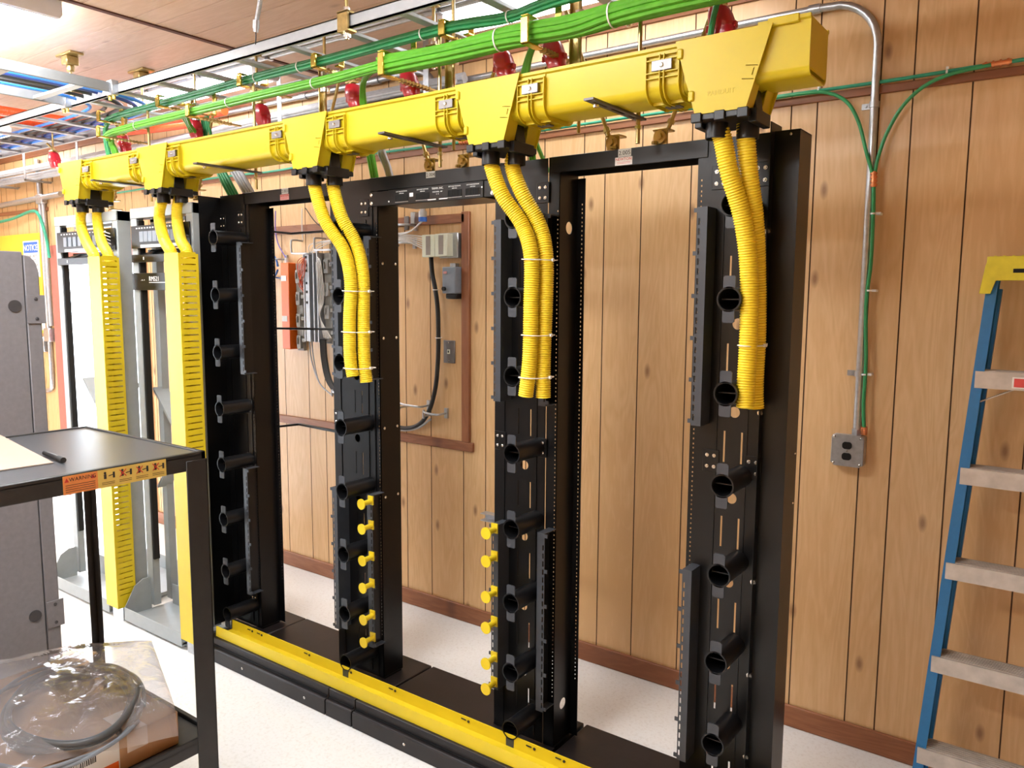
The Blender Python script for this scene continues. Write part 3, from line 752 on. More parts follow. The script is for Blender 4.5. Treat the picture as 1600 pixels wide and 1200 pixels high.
def spout(c, label, emboss=False):
    t = thing('duct_hopper', label, 'duct hopper', (c, (DY0 + DY1) / 2, 2.14), 'yellow drop hoppers')
    MB().extr(uprof(DY0 + 0.003, DY1 - 0.003, DB + 0.003, DT - 0.004, 0.024, 0.003), c - 0.115, c + 0.115, 'x').build('body', 'yel', t)
    zt, zb = DT + 0.002, 2.143
    trap = [(-0.067, zb), (0.067, zb), (0.126, zt), (-0.126, zt)]
    def side(k, z): return 0.067 + (z - zb) / (zt - zb) * 0.059
    hs = []
    for z in (2.212, 2.243):
        xe = side(1, z); hs.append([(xe - 0.034, z - 0.001 + 0.002), (xe - 0.004, z - 0.003), (xe - 0.004, z - 0.0008), (xe - 0.034, z + 0.003)])
    hs.append([(side(1, 2.22) - 0.012, 2.220), (side(1, 2.22) - 0.009, 2.220), (side(1, 2.22) - 0.005, 2.236), (side(1, 2.22) - 0.008, 2.236)])
    m = MB().plate(trap, hs, (c, DY0 - 0.012, 0), UX, UZ, 0.004)
    if emboss: m.text('PANDUIT', 0.017, (c - 0.035, DY0 - 0.0162, 2.185), UX, UZ, 0.0006)
    f = m.build('front_plate', 'yel', t)
    q = MB()
    for z in (2.19, 2.30):
        xe = -side(1, z); q.box(c + xe - 0.004, c + xe + 0.012, DY0 - 0.022, DY0 - 0.010, z - 0.013, z + 0.013)
    q.each('latch', 'yel', f, bevel=0.003)
    MB().plate(trap, [], (c, DY1 + 0.012, 0), UX, UZ, 0.004).build('rear_plate', 'yel', t)
    for s in (-1, 1):
        a = [(c + s * 0.112, DY0 - 0.008), (c + s * 0.112, DY0 + 0.028)]; b = [(c + s * 0.064, DY0 - 0.008), (c + s * 0.064, DY0 + 0.05)]
        for (y0, y1) in ((DY0 - 0.010, DY0 + 0.045), (DY1 - 0.045, DY1 + 0.012)):
            v = []; m = MB()
            for dx in (0, 0.003):
                v += [(c + s * (0.058 + dx), y0, zb), (c + s * (0.058 + dx), y1, zb), (c + s * (0.108 + dx), y1, zt - 0.006), (c + s * (0.108 + dx), y0, zt - 0.006)]
            m.add(v, [(0, 1, 2, 3), (7, 6, 5, 4), (0, 4, 5, 1), (1, 5, 6, 2), (2, 6, 7, 3), (3, 7, 4, 0)])
            m.build('side_flap', 'yel', t)
    m = MB()
    m.box(c - 0.068, c + 0.068, DY0 - 0.012, DY1 + 0.014, 2.128, 2.146)
    for dx in (-0.062, 0.0, 0.060): m.box(c + dx - 0.014, c + dx + 0.014, DY0 - 0.020, DY0 - 0.008, 2.122, 2.146)
    m.box(c + 0.062, c + 0.082, DY0 + 0.02, DY1 - 0.02, 2.116, 2.150)
    m.box(c - 0.082, c - 0.062, DY0 + 0.02, DY1 - 0.02, 2.116, 2.150)
    m.extr([(c + 0.054, 2.145), (c + 0.074, 2.145), (c + 0.066, 2.205), (c + 0.060, 2.205)], DY0 + 0.045, DY0 + 0.095, 'y')
    for dx, y in ((-0.033, DY0 + 0.052), (0.033, DY1 - 0.05)): m.pipe((c + dx, y, 2.132), (c + dx, y, 2.088), 0.0295, 0.004, 20)
    m.build('outlet_fitting', 'black2', t, bevel=0.002)
    return t
spout(SP[0], 'yellow hopper at the far left end of the overhead duct')
spout(SP[1], 'second yellow hopper from the left, over the taller yellow slotted column in front')
spout(SP[2], 'middle yellow hopper, third from the left, beside the left rack opening')
spout(SP[3], 'yellow hopper over the manager between middle and right racks')
spout(SP[4], 'largest looking yellow hopper at the right, with faint raised lettering', True)

TP = {
 'M3a': [(-0.819, -0.208, 2.128), (-0.805, -0.2, 2.085), (-0.79, -0.185, 2.003), (-0.763, -0.15, 1.888), (-0.749, -0.125, 1.753), (-0.745, -0.118, 1.578), (-0.747, -0.118, 1.435), (-0.746, -0.118, 1.371)],
 'M3b': [(-0.757, -0.165, 2.128), (-0.757, -0.162, 2.09), (-0.752, -0.145, 2.004), (-0.745, -0.108, 1.889), (-0.745, -0.072, 1.754), (-0.740, -0.064, 1.578), (-0.741, -0.064, 1.435), (-0.737, -0.064, 1.363)],
 'M2a': [(-1.569, -0.208, 2.128), (-1.572, -0.200, 2.085), (-1.541, -0.185, 1.996), (-1.489, -0.150, 1.905), (-1.451, -0.150, 1.804), (-1.450, -0.150, 1.639), (-1.453, -0.150, 1.472), (-1.468, -0.150, 1.348)],
 'M2b': [(-1.507, -0.165, 2.128), (-1.520, -0.160, 2.085), (-1.492, -0.148, 2.006), (-1.450, -0.108, 1.906), (-1.425, -0.104, 1.803), (-1.425, -0.104, 1.640), (-1.431, -0.104, 1.473), (-1.430, -0.104, 1.341)],
 'M1a': [(-2.425, -0.208, 2.128), (-2.430, -0.200, 2.080), (-2.394, -0.185, 1.957), (-2.332, -0.150, 1.848), (-2.295, -0.150, 1.725), (-2.305, -0.150, 1.578), (-2.305, -0.150, 1.427), (-2.291, -0.150, 1.358)],
 'M1b': [(-2.359, -0.165, 2.128), (-2.372, -0.160, 2.085), (-2.340, -0.148, 1.969), (-2.306, -0.108, 1.872), (-2.275, -0.104, 1.750), (-2.276, -0.104, 1.578), (-2.276, -0.104, 1.428), (-2.266, -0.104, 1.333)],
 'S0a': [(-3.473, -0.208, 2.128), (-3.515, -0.208, 2.06), (-3.505, -0.215, 1.998), (-3.430, -0.24, 1.915), (-3.325, -0.275, 1.862), (-3.283, -0.283, 1.80)],
 'S0b': [(-3.407, -0.165, 2.128), (-3.440, -0.165, 2.07), (-3.425, -0.175, 1.997), (-3.345, -0.21, 1.915), (-3.255, -0.24, 1.865), (-3.232, -0.246, 1.80)],
 'S00a': [(-4.241, -0.208, 2.128), (-4.270, -0.208, 2.07), (-4.250, -0.215, 1.999), (-4.145, -0.24, 1.92), (-4.010, -0.278, 1.862), (-3.970, -0.284, 1.80)],
 'S00b': [(-4.175, -0.165, 2.128), (-4.185, -0.165, 2.07), (-4.155, -0.175, 1.998), (-4.055, -0.21, 1.92), (-3.945, -0.240, 1.865), (-3.916, -0.246, 1.80)],
}
TL = {'M3a': 'front yellow corrugated tube of the pair hanging on the right end manager', 'M3b': 'rear yellow corrugated tube of the pair hanging on the right end manager',
      'M2a': 'left tube of the yellow corrugated pair between middle and right racks', 'M2b': 'right tube of the yellow corrugated pair between middle and right racks',
      'M1a': 'left tube of the yellow corrugated pair beside the left rack opening', 'M1b': 'right, lower ending tube of the yellow corrugated pair beside the left rack opening',
      'S0a': 'left yellow tube dropping into the second slotted column from the left', 'S0b': 'right yellow tube dropping into the second slotted column from the left',
      'S00a': 'left yellow tube dropping into the leftmost slotted column', 'S00b': 'right yellow tube dropping into the leftmost slotted column'}
for k, pts in TP.items():
    m = MB().tube(pts, 0.0255, 18, 8, False, (0.0074, 0.0036))
    m.tube(pts, 0.020, 12, 5, False)
    tag(m.build('corrugated_tube', 'yelt', sharp=80), TL[k], 'corrugated tube', 'yellow corrugated drop tubes')
def tie(x0, x1, z, label, y0=-0.144, y1=-0.042):
    m = MB()
    a = 0.0
    pts = [(x0 - 0.024, y0 + 0.03, z), (x0 - 0.018, y0 - 0.0005, z), (x0 + 0.004, y0 - 0.002, z - 0.001), (x1 + 0.012, y0 + 0.02, z - 0.002), (x1 + 0.0255, y1 - 0.022, z - 0.002), (x1 + 0.018, y1 + 0.003, z - 0.001), (x0, y1 - 0.008, z)]
    m.tube(pts, 0.0018, 6, 5)
    m.box(x1 + 0.022, x1 + 0.030, y1 - 0.032, y1 - 0.022, z - 0.006, z + 0.003)
    m.tube([(x1 + 0.026, y1 - 0.028, z), (x1 + 0.034, y1 - 0.034, z + 0.004)], 0.0014, 6, 2)
    tag(m.build('cable_tie', 'wtie'), label, 'cable tie', 'white ties round the yellow tubes')
tie(-1.451, -1.425, 1.792, 'top white cable tie round the tube pair between middle and right racks', -0.176, -0.077)
tie(-1.451, -1.428, 1.550, 'middle white cable tie round the tube pair between middle and right racks', -0.176, -0.077)
tie(-1.460, -1.430, 1.412, 'lowest white cable tie round the tube pair between middle and right racks', -0.176, -0.077)
tie(-2.297, -2.267, 1.690, 'top white cable tie round the tube pair beside the left rack opening', -0.176, -0.077)
tie(-2.305, -2.268, 1.533, 'middle white cable tie round the tube pair beside the left rack opening', -0.176, -0.077)
tie(-2.298, -2.264, 1.392, 'lowest white cable tie round the tube pair beside the left rack opening', -0.176, -0.077)
tie(-0.746, -0.740, 1.545, 'white cable tie round the tube pair on the right end manager')

# ------------------------------------------------------------------ duct supports: slotted bars on threaded rods
for x, zt, lb in ((-1.115, 2.60, 'over the right rack opening'), (-1.895, 2.60, 'over the middle rack opening'), (-2.955, 2.60, 'over the left rack opening'), (-3.80, 2.60, 'between the two leftmost hoppers')):
    t = thing('duct_support', 'dark slotted bar under the yellow duct ' + lb, 'duct support', (x, -0.2, 2.18), 'slotted bars carrying the duct')
    m = MB(); m.plate(rect(-0.372, -0.060, -0.015, 0.015), [rect(-0.345, -0.270, -0.004, 0.004), rect(-0.245, -0.170, -0.004, 0.004), rect(-0.145, -0.105, -0.004, 0.004)], (x, 0, 2.197), UY, -UX, 0.006)
    m.build('bar', 'dsteel', t)
    q = MB(); q.cyl((x, -0.33, 2.192), (x, -0.33, 2.186), 0.008, 8); q.cyl((x, -0.083, 2.180), (x, -0.083, 2.170), 0.010, 6)
    q.each('bolt', 'screw', t)
    q = MB().tube([(x, -0.083, 2.128), (x, -0.083, zt)], 0.0068, 10, 0)
    q.build('threaded_rod', 'brass', t)

def clamp(x, tilt, label):
    """zinc angle clamp bolted on the rack top holding a slanted threaded rod"""
    t = thing('rod_clamp', label, 'rod clamp', (x, 0.05, TOP), 'zinc clamps on the rack tops')
    m = MB(); m.box(x - 0.022, x + 0.022, 0.03, 0.036, TOP, TOP + 0.05); m.box(x - 0.022, x + 0.022, 0.03, 0.085, TOP, TOP + 0.006)
    m.box(x - 0.026, x + 0.026, 0.026, 0.075, TOP + 0.048, TOP + 0.054)
    m.build('angle', 'brass', t, bevel=0.001)
    q = MB(); q.cyl((x, 0.030, TOP + 0.028), (x, 0.018, TOP + 0.028), 0.020, 18); q.cyl((x, 0.018, TOP + 0.028), (x, 0.008, TOP + 0.028), 0.012, 6)
    q.cyl((x - tilt * 0.012, 0.012, TOP + 0.006), (x - tilt * 0.012, 0.012, TOP + 0.014), 0.010, 6)
    q.each('bolt', 'brass', t)
    r = MB(); a = V(x + tilt * 0.018, 0.04, TOP + 0.048); b = V(x + tilt * 0.19, 0.04, TOP + 0.47)
    r.tube([a, b], 0.0068, 10, 0); d = (b - a).normalized(); r.cyl(a + d * 0.02, a + d * 0.034, 0.012, 6)
    r.build('slanted_rod', 'brass', t)
clamp(-1.262, -1, 'left zinc clamp on top of the right rack, rod leaning left')
clamp(-1.095, 1, 'right zinc clamp on top of the right rack, rod leaning right')
clamp(-2.045, -1, 'left zinc clamp on top of the middle rack')
clamp(-1.880, 1, 'right zinc clamp on top of the middle rack')
clamp(-2.72, 1, 'zinc clamp on top of the left rack beside the hopper')
clamp(-3.60, 1, 'zinc clamp on top of the grey rack beside the black end manager')
clamp(-4.42, 1, 'zinc clamp on top of the far grey rack')

# ================================================================== GREY RACKS AND YELLOW SLOTTED COLUMNS AT THE LEFT
GY = -0.15       # front plane of the grey racks
def grey_rack(x0, x1, label):
    t = thing('relay_rack', label, 'equipment rack', ((x0 + x1) / 2, GY + 0.1, 0), 'grey equipment racks')
    zt = 2.092
    w = 0.052
    for xa, s in ((x0, 1), (x1, -1)):
        m = MB()
        xb = xa + s * w
        m.box(xa, xb, GY, GY + 0.003, 0.05, zt); m.box(xa, xa + s * 0.003, GY + 0.003, GY + (0.07 if s < 0 else 0.04), 0.05, zt); m.box(xb, xb - s * 0.003, GY + 0.003, GY + 0.038, 0.05, zt)
        m.build('upright', 'gsteel', t, bevel=0.001)
        xr_ = xa if s > 0 else xa - 0.045
        if x0 > -4 or s < 0: MB().box(xr_, xr_ + 0.045, GY + 0.10, GY + 0.14, 0.05, zt).build('rear_upright', 'gsteel', t, bevel=0.002)
        MB().box(xb, xb + s * 0.014, GY + 0.004, GY + 0.034, 0.30, zt - 0.06).build('web_shade_strip', 'dark', t)  # dark strip painted in for the shaded inner web of the upright
    MB().box(x0, x1, GY - 0.003, GY + 0.07, zt - 0.05, zt).build('top_bar', 'gsteel', t, bevel=0.002)
    MB().box(x0, x1, GY + 0.10, GY + 0.14, zt - 0.06, zt).build('top_bar', 'gsteel', t, bevel=0.002)
    m = MB(); m.box(x0 + 0.02, x1, -0.294, -0.290, 0.012, 0.080); m.box(x0 + 0.02, x1, -0.290, 0.22, 0.012, 0.030); m.box(x0 + 0.02, x1, 0.215, 0.22, 0.012, 0.11); m.box(x0 + w, x1 - w, -0.05, -0.046, 0.030, 0.14); m.box(x0 + 0.03, x1 - 0.01, -0.27, 0.20, 0, 0.012)
    m.build('base', 'gsteel', t, bevel=0.001)
    for xa in (x0 + 0.02, x1 - 0.004):
        m = MB().extr([(-0.290, 0.02), (-0.290, 0.080), (-0.235, 0.175), (-0.19, 0.20), (GY, 0.20), (GY, 0.02)], xa, xa + 0.004, 'x')
        m.build('gusset_plate', 'gsteel', t)
    m = MB(); cz = 0.93; xm = (x0 + x1) / 2; yb = GY + 0.095
    for s in (-1, 1): m.bar((xm - 0.24, yb, cz - s * 0.26), (xm + 0.24, yb, cz + s * 0.26), 0.012, 0.075, UY)
    m.box(xm - 0.10, xm + 0.10, yb - 0.010, yb - 0.004, cz - 0.10, cz + 0.10)
    m.build('cross_brace', 'gsteel', t)
    return t
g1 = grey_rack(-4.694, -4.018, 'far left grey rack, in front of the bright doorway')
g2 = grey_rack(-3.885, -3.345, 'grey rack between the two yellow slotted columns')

def shelf_unit(x0, x1, z0, z1, label, txt=None, pieces=()):
    t = thing('rack_panel', label, 'rack panel', ((x0 + x1) / 2, GY, z0), 'panels in the grey racks')
    MB().box(x0, x1, GY - 0.008, GY - 0.003, z0, z1).build('face', 'black', t, bevel=0.001)
    MB().box(x0 + 0.05, x1 - 0.05, GY - 0.003, GY + 0.09, z0 + 0.004, z1 - 0.004).build('chassis', 'black', t)
    if txt:
        q = MB(); q.text(txt, 0.032, (x0 + 0.155, GY - 0.0085, z0 + 0.045), UX, UZ, 0.0003); q.box(x0 + 0.155, x1 - 0.08, GY - 0.0086, GY - 0.008, z0 + 0.036, z0 + 0.039)
        q.text('- + - +', 0.014, (x0 + 0.08, GY - 0.0085, z0 + 0.045), UX, UZ, 0.0003)
        q.build('lettering', 'white', t)
    if pieces:
        q = MB(); n = 16
        for i in range(n):
            xx = x0 + 0.05 + i * (x1 - x0 - 0.12) / n
            q.box(xx, xx + 0.012, GY - 0.0095, GY - 0.008, z1 - 0.016, z1 - 0.010)
        q.box(x0 + 0.09, x1 - 0.06, GY - 0.012, GY - 0.008, z0 + 0.002, z0 + 0.016)
        q.build('label_strip', 'white', t)
        q = MB()
        for i in range(8):
            xx = x0 + 0.09 + i * (x1 - x0 - 0.2) / 8; q.box(xx, xx + 0.035, GY - 0.016, GY - 0.008, z0 + 0.03, z1 - 0.03)
        q.build('fuse_block', 'slate', t)
        q = MB()
        for i in range(6): q.tube([(x1 - 0.10, GY - 0.01, z1 - 0.02 - i * 0.018), (x1 - 0.06, GY - 0.03, z1 - 0.02 - i * 0.016), (x1 - 0.045, GY, z1 - 0.03 - i * 0.018)], 0.003, 6, 4)
        q.build('wire', 'wcable', t)
for x0, x1, nm in ((-3.872, -3.358, 'grey rack between the yellow columns'), (-4.66, -4.03, 'far left grey rack')):
    shelf_unit(x0, x1, 1.895, 2.005, 'wired fuse panel with white strip in the ' + nm, None, (1,))
    t = thing('cable_shelf', 'black bracketed cable shelf under the fuse panel in the ' + nm, 'cable shelf', ((x0 + x1) / 2, GY, 1.82), 'cable shelves in the grey racks')
    m = MB(); m.box(x0, x1, GY - 0.012, GY - 0.004, 1.826, 1.864); m.build('face', 'black', t, bevel=0.002)
    for i in range(3):
        xx = x0 + 0.07 + i * 0.14; m = MB(); m.add([(xx, GY - 0.012, 1.864), (xx + 0.12, GY - 0.012, 1.864), (xx + 0.06, GY + 0.06, 1.892), (xx, GY - 0.006, 1.864), (xx + 0.12, GY - 0.006, 1.864), (xx + 0.06, GY + 0.066, 1.892)], [(0, 1, 2), (5, 4, 3), (0, 3, 4, 1), (1, 4, 5, 2), (2, 5, 3, 0)])
        m.build('lacing_fin', 'black', t)
    MB().box(x0 + 0.02, x1 - 0.02, GY + 0.064, GY + 0.07, 1.864, 1.893).build('rear_plate', 'black', t)
    MB().box(x0 + 0.11, x0 + 0.117, GY - 0.0125, GY - 0.012, 1.838, 1.852).build('mark', 'white', t)
shelf_unit(-3.880, -3.358, 1.690, 1.774, 'dark panel with large white lettering in the grey rack between the yellow columns', 'RM521')

def slotted_column(x0, x1, label):
    t = thing('slotted_column', label, 'slotted duct', ((x0 + x1) / 2, -0.26, 0.07), 'yellow slotted columns')
    y0, y1, z0, z1 = -0.312, -0.217, 0.070, 1.850
    for xa, nm in ((x1 - 0.003, 'slotted_side'), (x0, 'slotted_side')):
        n = 62
        hs = [(z0 + 0.065 + i * (z1 - 0.10) / n, z0 + 0.0705 + i * (z1 - 0.10) / n) for i in range(n)]
        MB().strip(0, y1 - y0, z0, z1, 0.012, 0.083, hs, ((xa, y0, 0), UY, UZ), 0.003).build(nm, 'yelm', t)
    MB().box(x0 - 0.002, x1 + 0.002, y0 - 0.003, y0, z0, z1 + 0.003).build('cover', 'yelm', t, bevel=0.002)
    MB().box(x0 + 0.003, x1 - 0.003, y1 - 0.003, y1, z0, z1).build('back', 'yelm', t)
    MB().box(x0 + 0.01, x1 + 0.004, y0 + 0.022, y1, 0, 0.07).build('foot', 'zinc', t)
slotted_column(-3.998, -3.887, 'leftmost yellow slotted column, shining in front of the bright doorway')
slotted_column(-3.311, -3.204, 'yellow slotted column right beside the black end manager')

# ================================================================== OVERHEAD LADDERS, CABLES, CONDUIT
LZ0, LZ1 = 2.602, 2.645
t = thing('cable_ladder', 'light grey overhead cable ladder running along the wall above the yellow duct', 'cable ladder', (-3.5, -0.04, LZ0))
for y in (-0.265, 0.190):
    m = MB(); m.box(-8.0, -0.45, y - 0.005, y + 0.005, LZ0, LZ1)
    m.box(-8.0, -0.45, y - 0.005, y + 0.012 * (1 if y < 0 else -1), LZ0, LZ0 + 0.004); m.box(-8.0, -0.45, y - 0.005, y + 0.012 * (1 if y < 0 else -1), LZ1 - 0.004, LZ1)
    r_ = m.build('side_rail', 'tray', t)
x = -0.70
while x > -7.9:
    MB().box(x - 0.019, x + 0.019, -0.262, 0.187, LZ0 + 0.006, LZ0 + 0.020).build('rung', 'tray', t, bevel=0.002); x -= 0.305
t2 = thing('cable_ladder', 'grey cable ladder crossing the ceiling at upper left, carrying blue and black cables', 'cable ladder', (-3.95, -1.8, LZ0))
for x in (-3.745, -4.20):
    MB().box(x - 0.006, x + 0.006, -3.8, -0.275, LZ0 + 0.002, LZ1 + 0.004).build('side_rail', 'trayd', t2, bevel=0.002)
y = -0.42
while y > -3.7:
    MB().box(-4.195, -3.75, y - 0.019, y + 0.019, LZ0 + 0.006, LZ0 + 0.020).build('rung', 'tray', t2, bevel=0.002); y -= 0.305
for x in (-3.745, -4.20):
    m = MB(); m.box(x - 0.03, x + 0.03, -0.30, -0.266, LZ0 - 0.012, LZ1 + 0.012); 
    q = m.build('junction_clamp', 'zinc', t2, bevel=0.003)
    q2 = MB()
    for dx in (-0.018, 0.018): q2.cyl((x + dx, -0.285, LZ0 - 0.012), (x + dx, -0.285, LZ0 - 0.030), 0.008, 6)
    q2.each('bolt', 'brass2', q)
CB = [('blucable', -3.86, 0.010, 'blue'), ('dblue', -3.90, 0.012, 'navy'), ('bcable', -3.95, 0.011, 'black'), ('bcable', -4.02, 0.009, 'thin black'), ('blucable', -4.08, 0.008, 'thin blue')]
for ci, (mname, x, r, nm) in enumerate(CB):
    zc = LZ0 + 0.021 + r
    pts = [(x, -3.7, zc)] + [(x + 0.012 * math.sin(yy * 2.1), yy, zc) for yy in (-2.6, -1.8, -1.0, -0.55)] + [(x - 0.01, -0.25 - 0.035 * ci, zc), (x - 0.09, -0.02 - 0.045 * ci, zc), (x - 0.30, 0.09 - 0.05 * ci, zc), (x - 1.0, 0.12 - 0.05 * ci, zc), (x - 3.2, 0.12 - 0.05 * ci, zc)]
    tag(MB().tube(pts, r, 8, 5).build('tray_cable', mname), nm + ' cable lying in the crossing overhead ladder', 'cable', 'cables in the overhead ladder')

def hanger(x, y, label, gate=True):
    t = thing('ladder_hanger', label, 'hanger', (x, y, LZ0), 'threaded rods hanging the cable ladder')
    MB().tube([(x, y, LZ0 - 0.03), (x, y, CZ)], 0.0065, 10, 0).build('threaded_rod', 'brass', t)
    m = MB(); m.box(x - 0.026, x + 0.026, y - 0.022, y - 0.012, LZ0 - 0.008, LZ1 + 0.010); m.box(x - 0.026, x + 0.026, y - 0.022, y + 0.022, LZ1 + 0.004, LZ1 + 0.012); m.box(x - 0.026, x + 0.026, y - 0.022, y + 0.022, LZ0 - 0.014, LZ0 - 0.006)
    m.build('clamp', 'brass', t, bevel=0.001)
    q = MB(); q.cyl((x, y, LZ1 + 0.012), (x, y, LZ1 + 0.028), 0.012, 6); q.cyl((x, y, LZ0 - 0.014), (x, y, LZ0 - 0.030), 0.013, 6); q.cyl((x, y, LZ0 - 0.030), (x, y, LZ0 - 0.036), 0.007, 8)
    q.each('nut', 'screw', t)
    m = MB(); m.box(x - 0.05, x + 0.05, y - 0.02, y + 0.02, CZ - 0.012, CZ); m.box(x - 0.02, x + 0.02, y - 0.02, y + 0.02, CZ - 0.045, CZ - 0.012)
    m.build('ceiling_flange', 'brass', t, bevel=0.002)
hanger(-2.165, -0.265, 'rod hanger with shiny clamp on the front rail of the long ladder, top centre')
hanger(-2.165, 0.190, 'rod hanger on the rear rail of the long ladder, top centre')
hanger(-1.30, 0.190, 'rod hanger on the rear rail of the long ladder, right of centre')
hanger(-3.30, 0.190, 'rod hanger on the rear rail of the long ladder, left of centre')
for x, y, lb in ((-4.16, -0.27, 'left ceiling beam clamp with rod over the ladder crossing'), (-4.15, 0.09, 'right ceiling beam clamp with rod near the ladder crossing'), (-5.6, -0.265, 'far left ceiling clamp and rod')):
    t = thing('ceiling_clamp', lb, 'ceiling clamp', (x, y, CZ), 'clamps on the ceiling')
    m = MB(); m.box(x - 0.075, x + 0.075, y - 0.035, y + 0.035, CZ - 0.012, CZ); m.build('flange', 'brass', t, bevel=0.003)
    m = MB(); m.box(x - 0.03, x + 0.03, y - 0.03, y + 0.03, CZ - 0.055, CZ - 0.012); m.cyl((x, y, CZ - 0.055), (x, y, CZ - 0.085), 0.02, 6); m.each('nut', 'brass', t, bevel=0.004)
    MB().tube([(x, y, LZ1 + 0.0), (x, y, CZ - 0.05)], 0.0065, 8, 0).build('threaded_rod', 'brass', t)
# zinc uprights between the ladder and the duct, carrying the cable arms
for x, y, lb in ((-1.93, 0.0, 'over the middle rack'), (-1.40, 0.0, 'left of the right rack'), (-2.62, 0.0, 'over the left rack opening'), (-3.55, 0.0, 'near the second hopper')):
    t = thing('strut_post', 'zinc strut post and rod ' + lb, 'strut post', (x, y, 2.30), 'strut posts between ladder and duct')
    m = MB(); m.box(x - 0.013, x + 0.013, y + 0.012, y + 0.016, 2.32, 2.66); m.box(x - 0.013, x - 0.010, y, y + 0.014, 2.32, 2.66); m.build('channel', 'brass', t)
    q = MB().tube([(x + 0.028, y, 2.20), (x + 0.028, y, 2.74)], 0.0062, 8, 0); q.build('threaded_rod', 'brass', t)
    q = MB(); q.cyl((x + 0.028, y, 2.56), (x + 0.028, y, 2.58), 0.016, 6); q.cyl((x + 0.028, y, 2.50), (x + 0.028, y, 2.515), 0.020, 16); q.each('nut', 'screw', t)

def bundle(name, pts, n, R0, r, mname, label, ties):
    """n parallel cables laid round a centre line, one jacketed bundle, with ties"""
    t = thing(name, label, 'cable bundle', pts[len(pts) // 2])
    P = smooth(pts, 5)
    m = MB()
    for k in range(n):
        a = 2 * math.pi * k / n; q = []
        for i, p in enumerate(P):
            d = (P[min(i + 1, len(P) - 1)] - P[max(i - 1, 0)]).normalized(); u = d.cross(UZ).normalized(); v = u.cross(d)
            aa = a + 0.25 * math.sin(i * 0.35)
            q.append(p + u * (R0 * math.cos(aa)) + v * (R0 * math.sin(aa)))
        m.tube(q, r, 8, 0)
    m.build('cable', mname, t)
    q = MB()
    for f in ties:
        i = int(f * (len(P) - 2)); d = (P[i + 1] - P[i]).normalized()
        q.pipe(P[i] - d * 0.0025, P[i] + d * 0.0025, R0 + r + 0.0018, 0.0018, 16)
    q.each('tie_wrap', 'wtie', t)
    return t
Z1, Z2 = 2.583, 2.490
bundle('ground_cable_bundle', [(-4.23, -0.07, 2.565), (-4.09, -0.065, Z1), (-3.40, -0.095, Z1 - 0.004), (-2.90, -0.105, Z1), (-2.42, -0.108, Z1 - 0.003), (-1.85, -0.112, Z1), (-1.59, -0.085, Z1 - 0.004), (-1.38, -0.11, Z1), (-0.9, -0.11, Z1), (-0.5, -0.11, Z1)], 6, 0.0125, 0.0068, 'greend', 'upper, thinner and darker green cable bundle under the overhead ladder', (0.2, 0.36, 0.43, 0.55, 0.7))
bundle('ground_cable_bundle', [(-4.17, -0.09, 2.47), (-4.08, -0.11, Z2), (-3.35, -0.152, Z2 - 0.004), (-2.84, -0.153, Z2), (-2.40, -0.152, Z2 - 0.003), (-2.08, -0.165, Z2)], 7, 0.0130, 0.0066, 'green', 'lower bright green cable bundle, left thinner half above the duct', (0.3, 0.55, 0.8))
bundle('ground_cable_bundle', [(-2.10, -0.163, Z2), (-1.81, -0.145, Z2 - 0.004), (-1.53, -0.148, Z2), (-1.31, -0.135, Z2 - 0.004), (-1.13, -0.14, Z2), (-0.8, -0.14, Z2), (-0.45, -0.14, Z2)], 10, 0.0265, 0.0090, 'green', 'lower bright green cable bundle, right thick half above the duct', (0.33, 0.66))

def brass_clip(x, y, z, rr, label):
    """brass arm lying across under a bundle, with a clip round it and a hook up to the ladder"""
    t = thing('cable_bracket', label, 'cable bracket', (x, y, z), 'brass brackets holding the green bundles')
    m = MB(); m.box(x - 0.010, x + 0.010, y - rr - 0.012, y + 0.24, z - rr - 0.008, z - rr - 0.002)
    for k in range(9): m.box(x - 0.011, x + 0.011, y + rr + 0.015 + k * 0.018, y + rr + 0.023 + k * 0.018, z - rr - 0.012, z - rr + 0.001)
    m.build('arm', 'brass', t)
    m = MB(); m.box(x - 0.014, x + 0.014, y - rr - 0.014, y - rr - 0.004, z - rr - 0.010, z + rr * 0.9); m.box(x - 0.014, x + 0.014, y - rr - 0.014, y + 0.004, z + rr, z + rr + 0.004); m.box(x - 0.014, x + 0.014, y - rr - 0.014, y + rr, z - rr - 0.010, z - rr - 0.004)
    m.build('clip', 'brass2', t, bevel=0.002)
    m = MB(); m.box(x + 0.03, x + 0.055, y + 0.075, y + 0.079, z - 0.01, LZ0 + 0.01); m.box(x + 0.03, x + 0.055, y + 0.05, y + 0.079, z - 0.014, z - 0.008); m.cyl((x + 0.042, y + 0.075, z + 0.03), (x + 0.042, y + 0.062, z + 0.03), 0.012, 6)
    m.build('hook_plate', 'brass2', t, bevel=0.001)
for x, lb in ((-1.45, 'right of the middle rack'), (-2.07, 'over the middle rack opening'), (-3.30, 'near the second hopper'), (-4.10, 'at the left end of the bundle')):
    brass_clip(x, -0.150, Z2, 0.036 if x > -2.1 else 0.021, 'brass bracket on the bright green bundle ' + lb)
for x, lb in ((-1.84, 'over the right part of the middle rack'), (-2.50, 'over the middle hopper'), (-2.98, 'over the left rack opening'), (-3.62, 'left of the second hopper'), (-4.18, 'at its far left end')):
    brass_clip(x, -0.105, Z1, 0.020, 'brass bracket on the dark green bundle ' + lb)

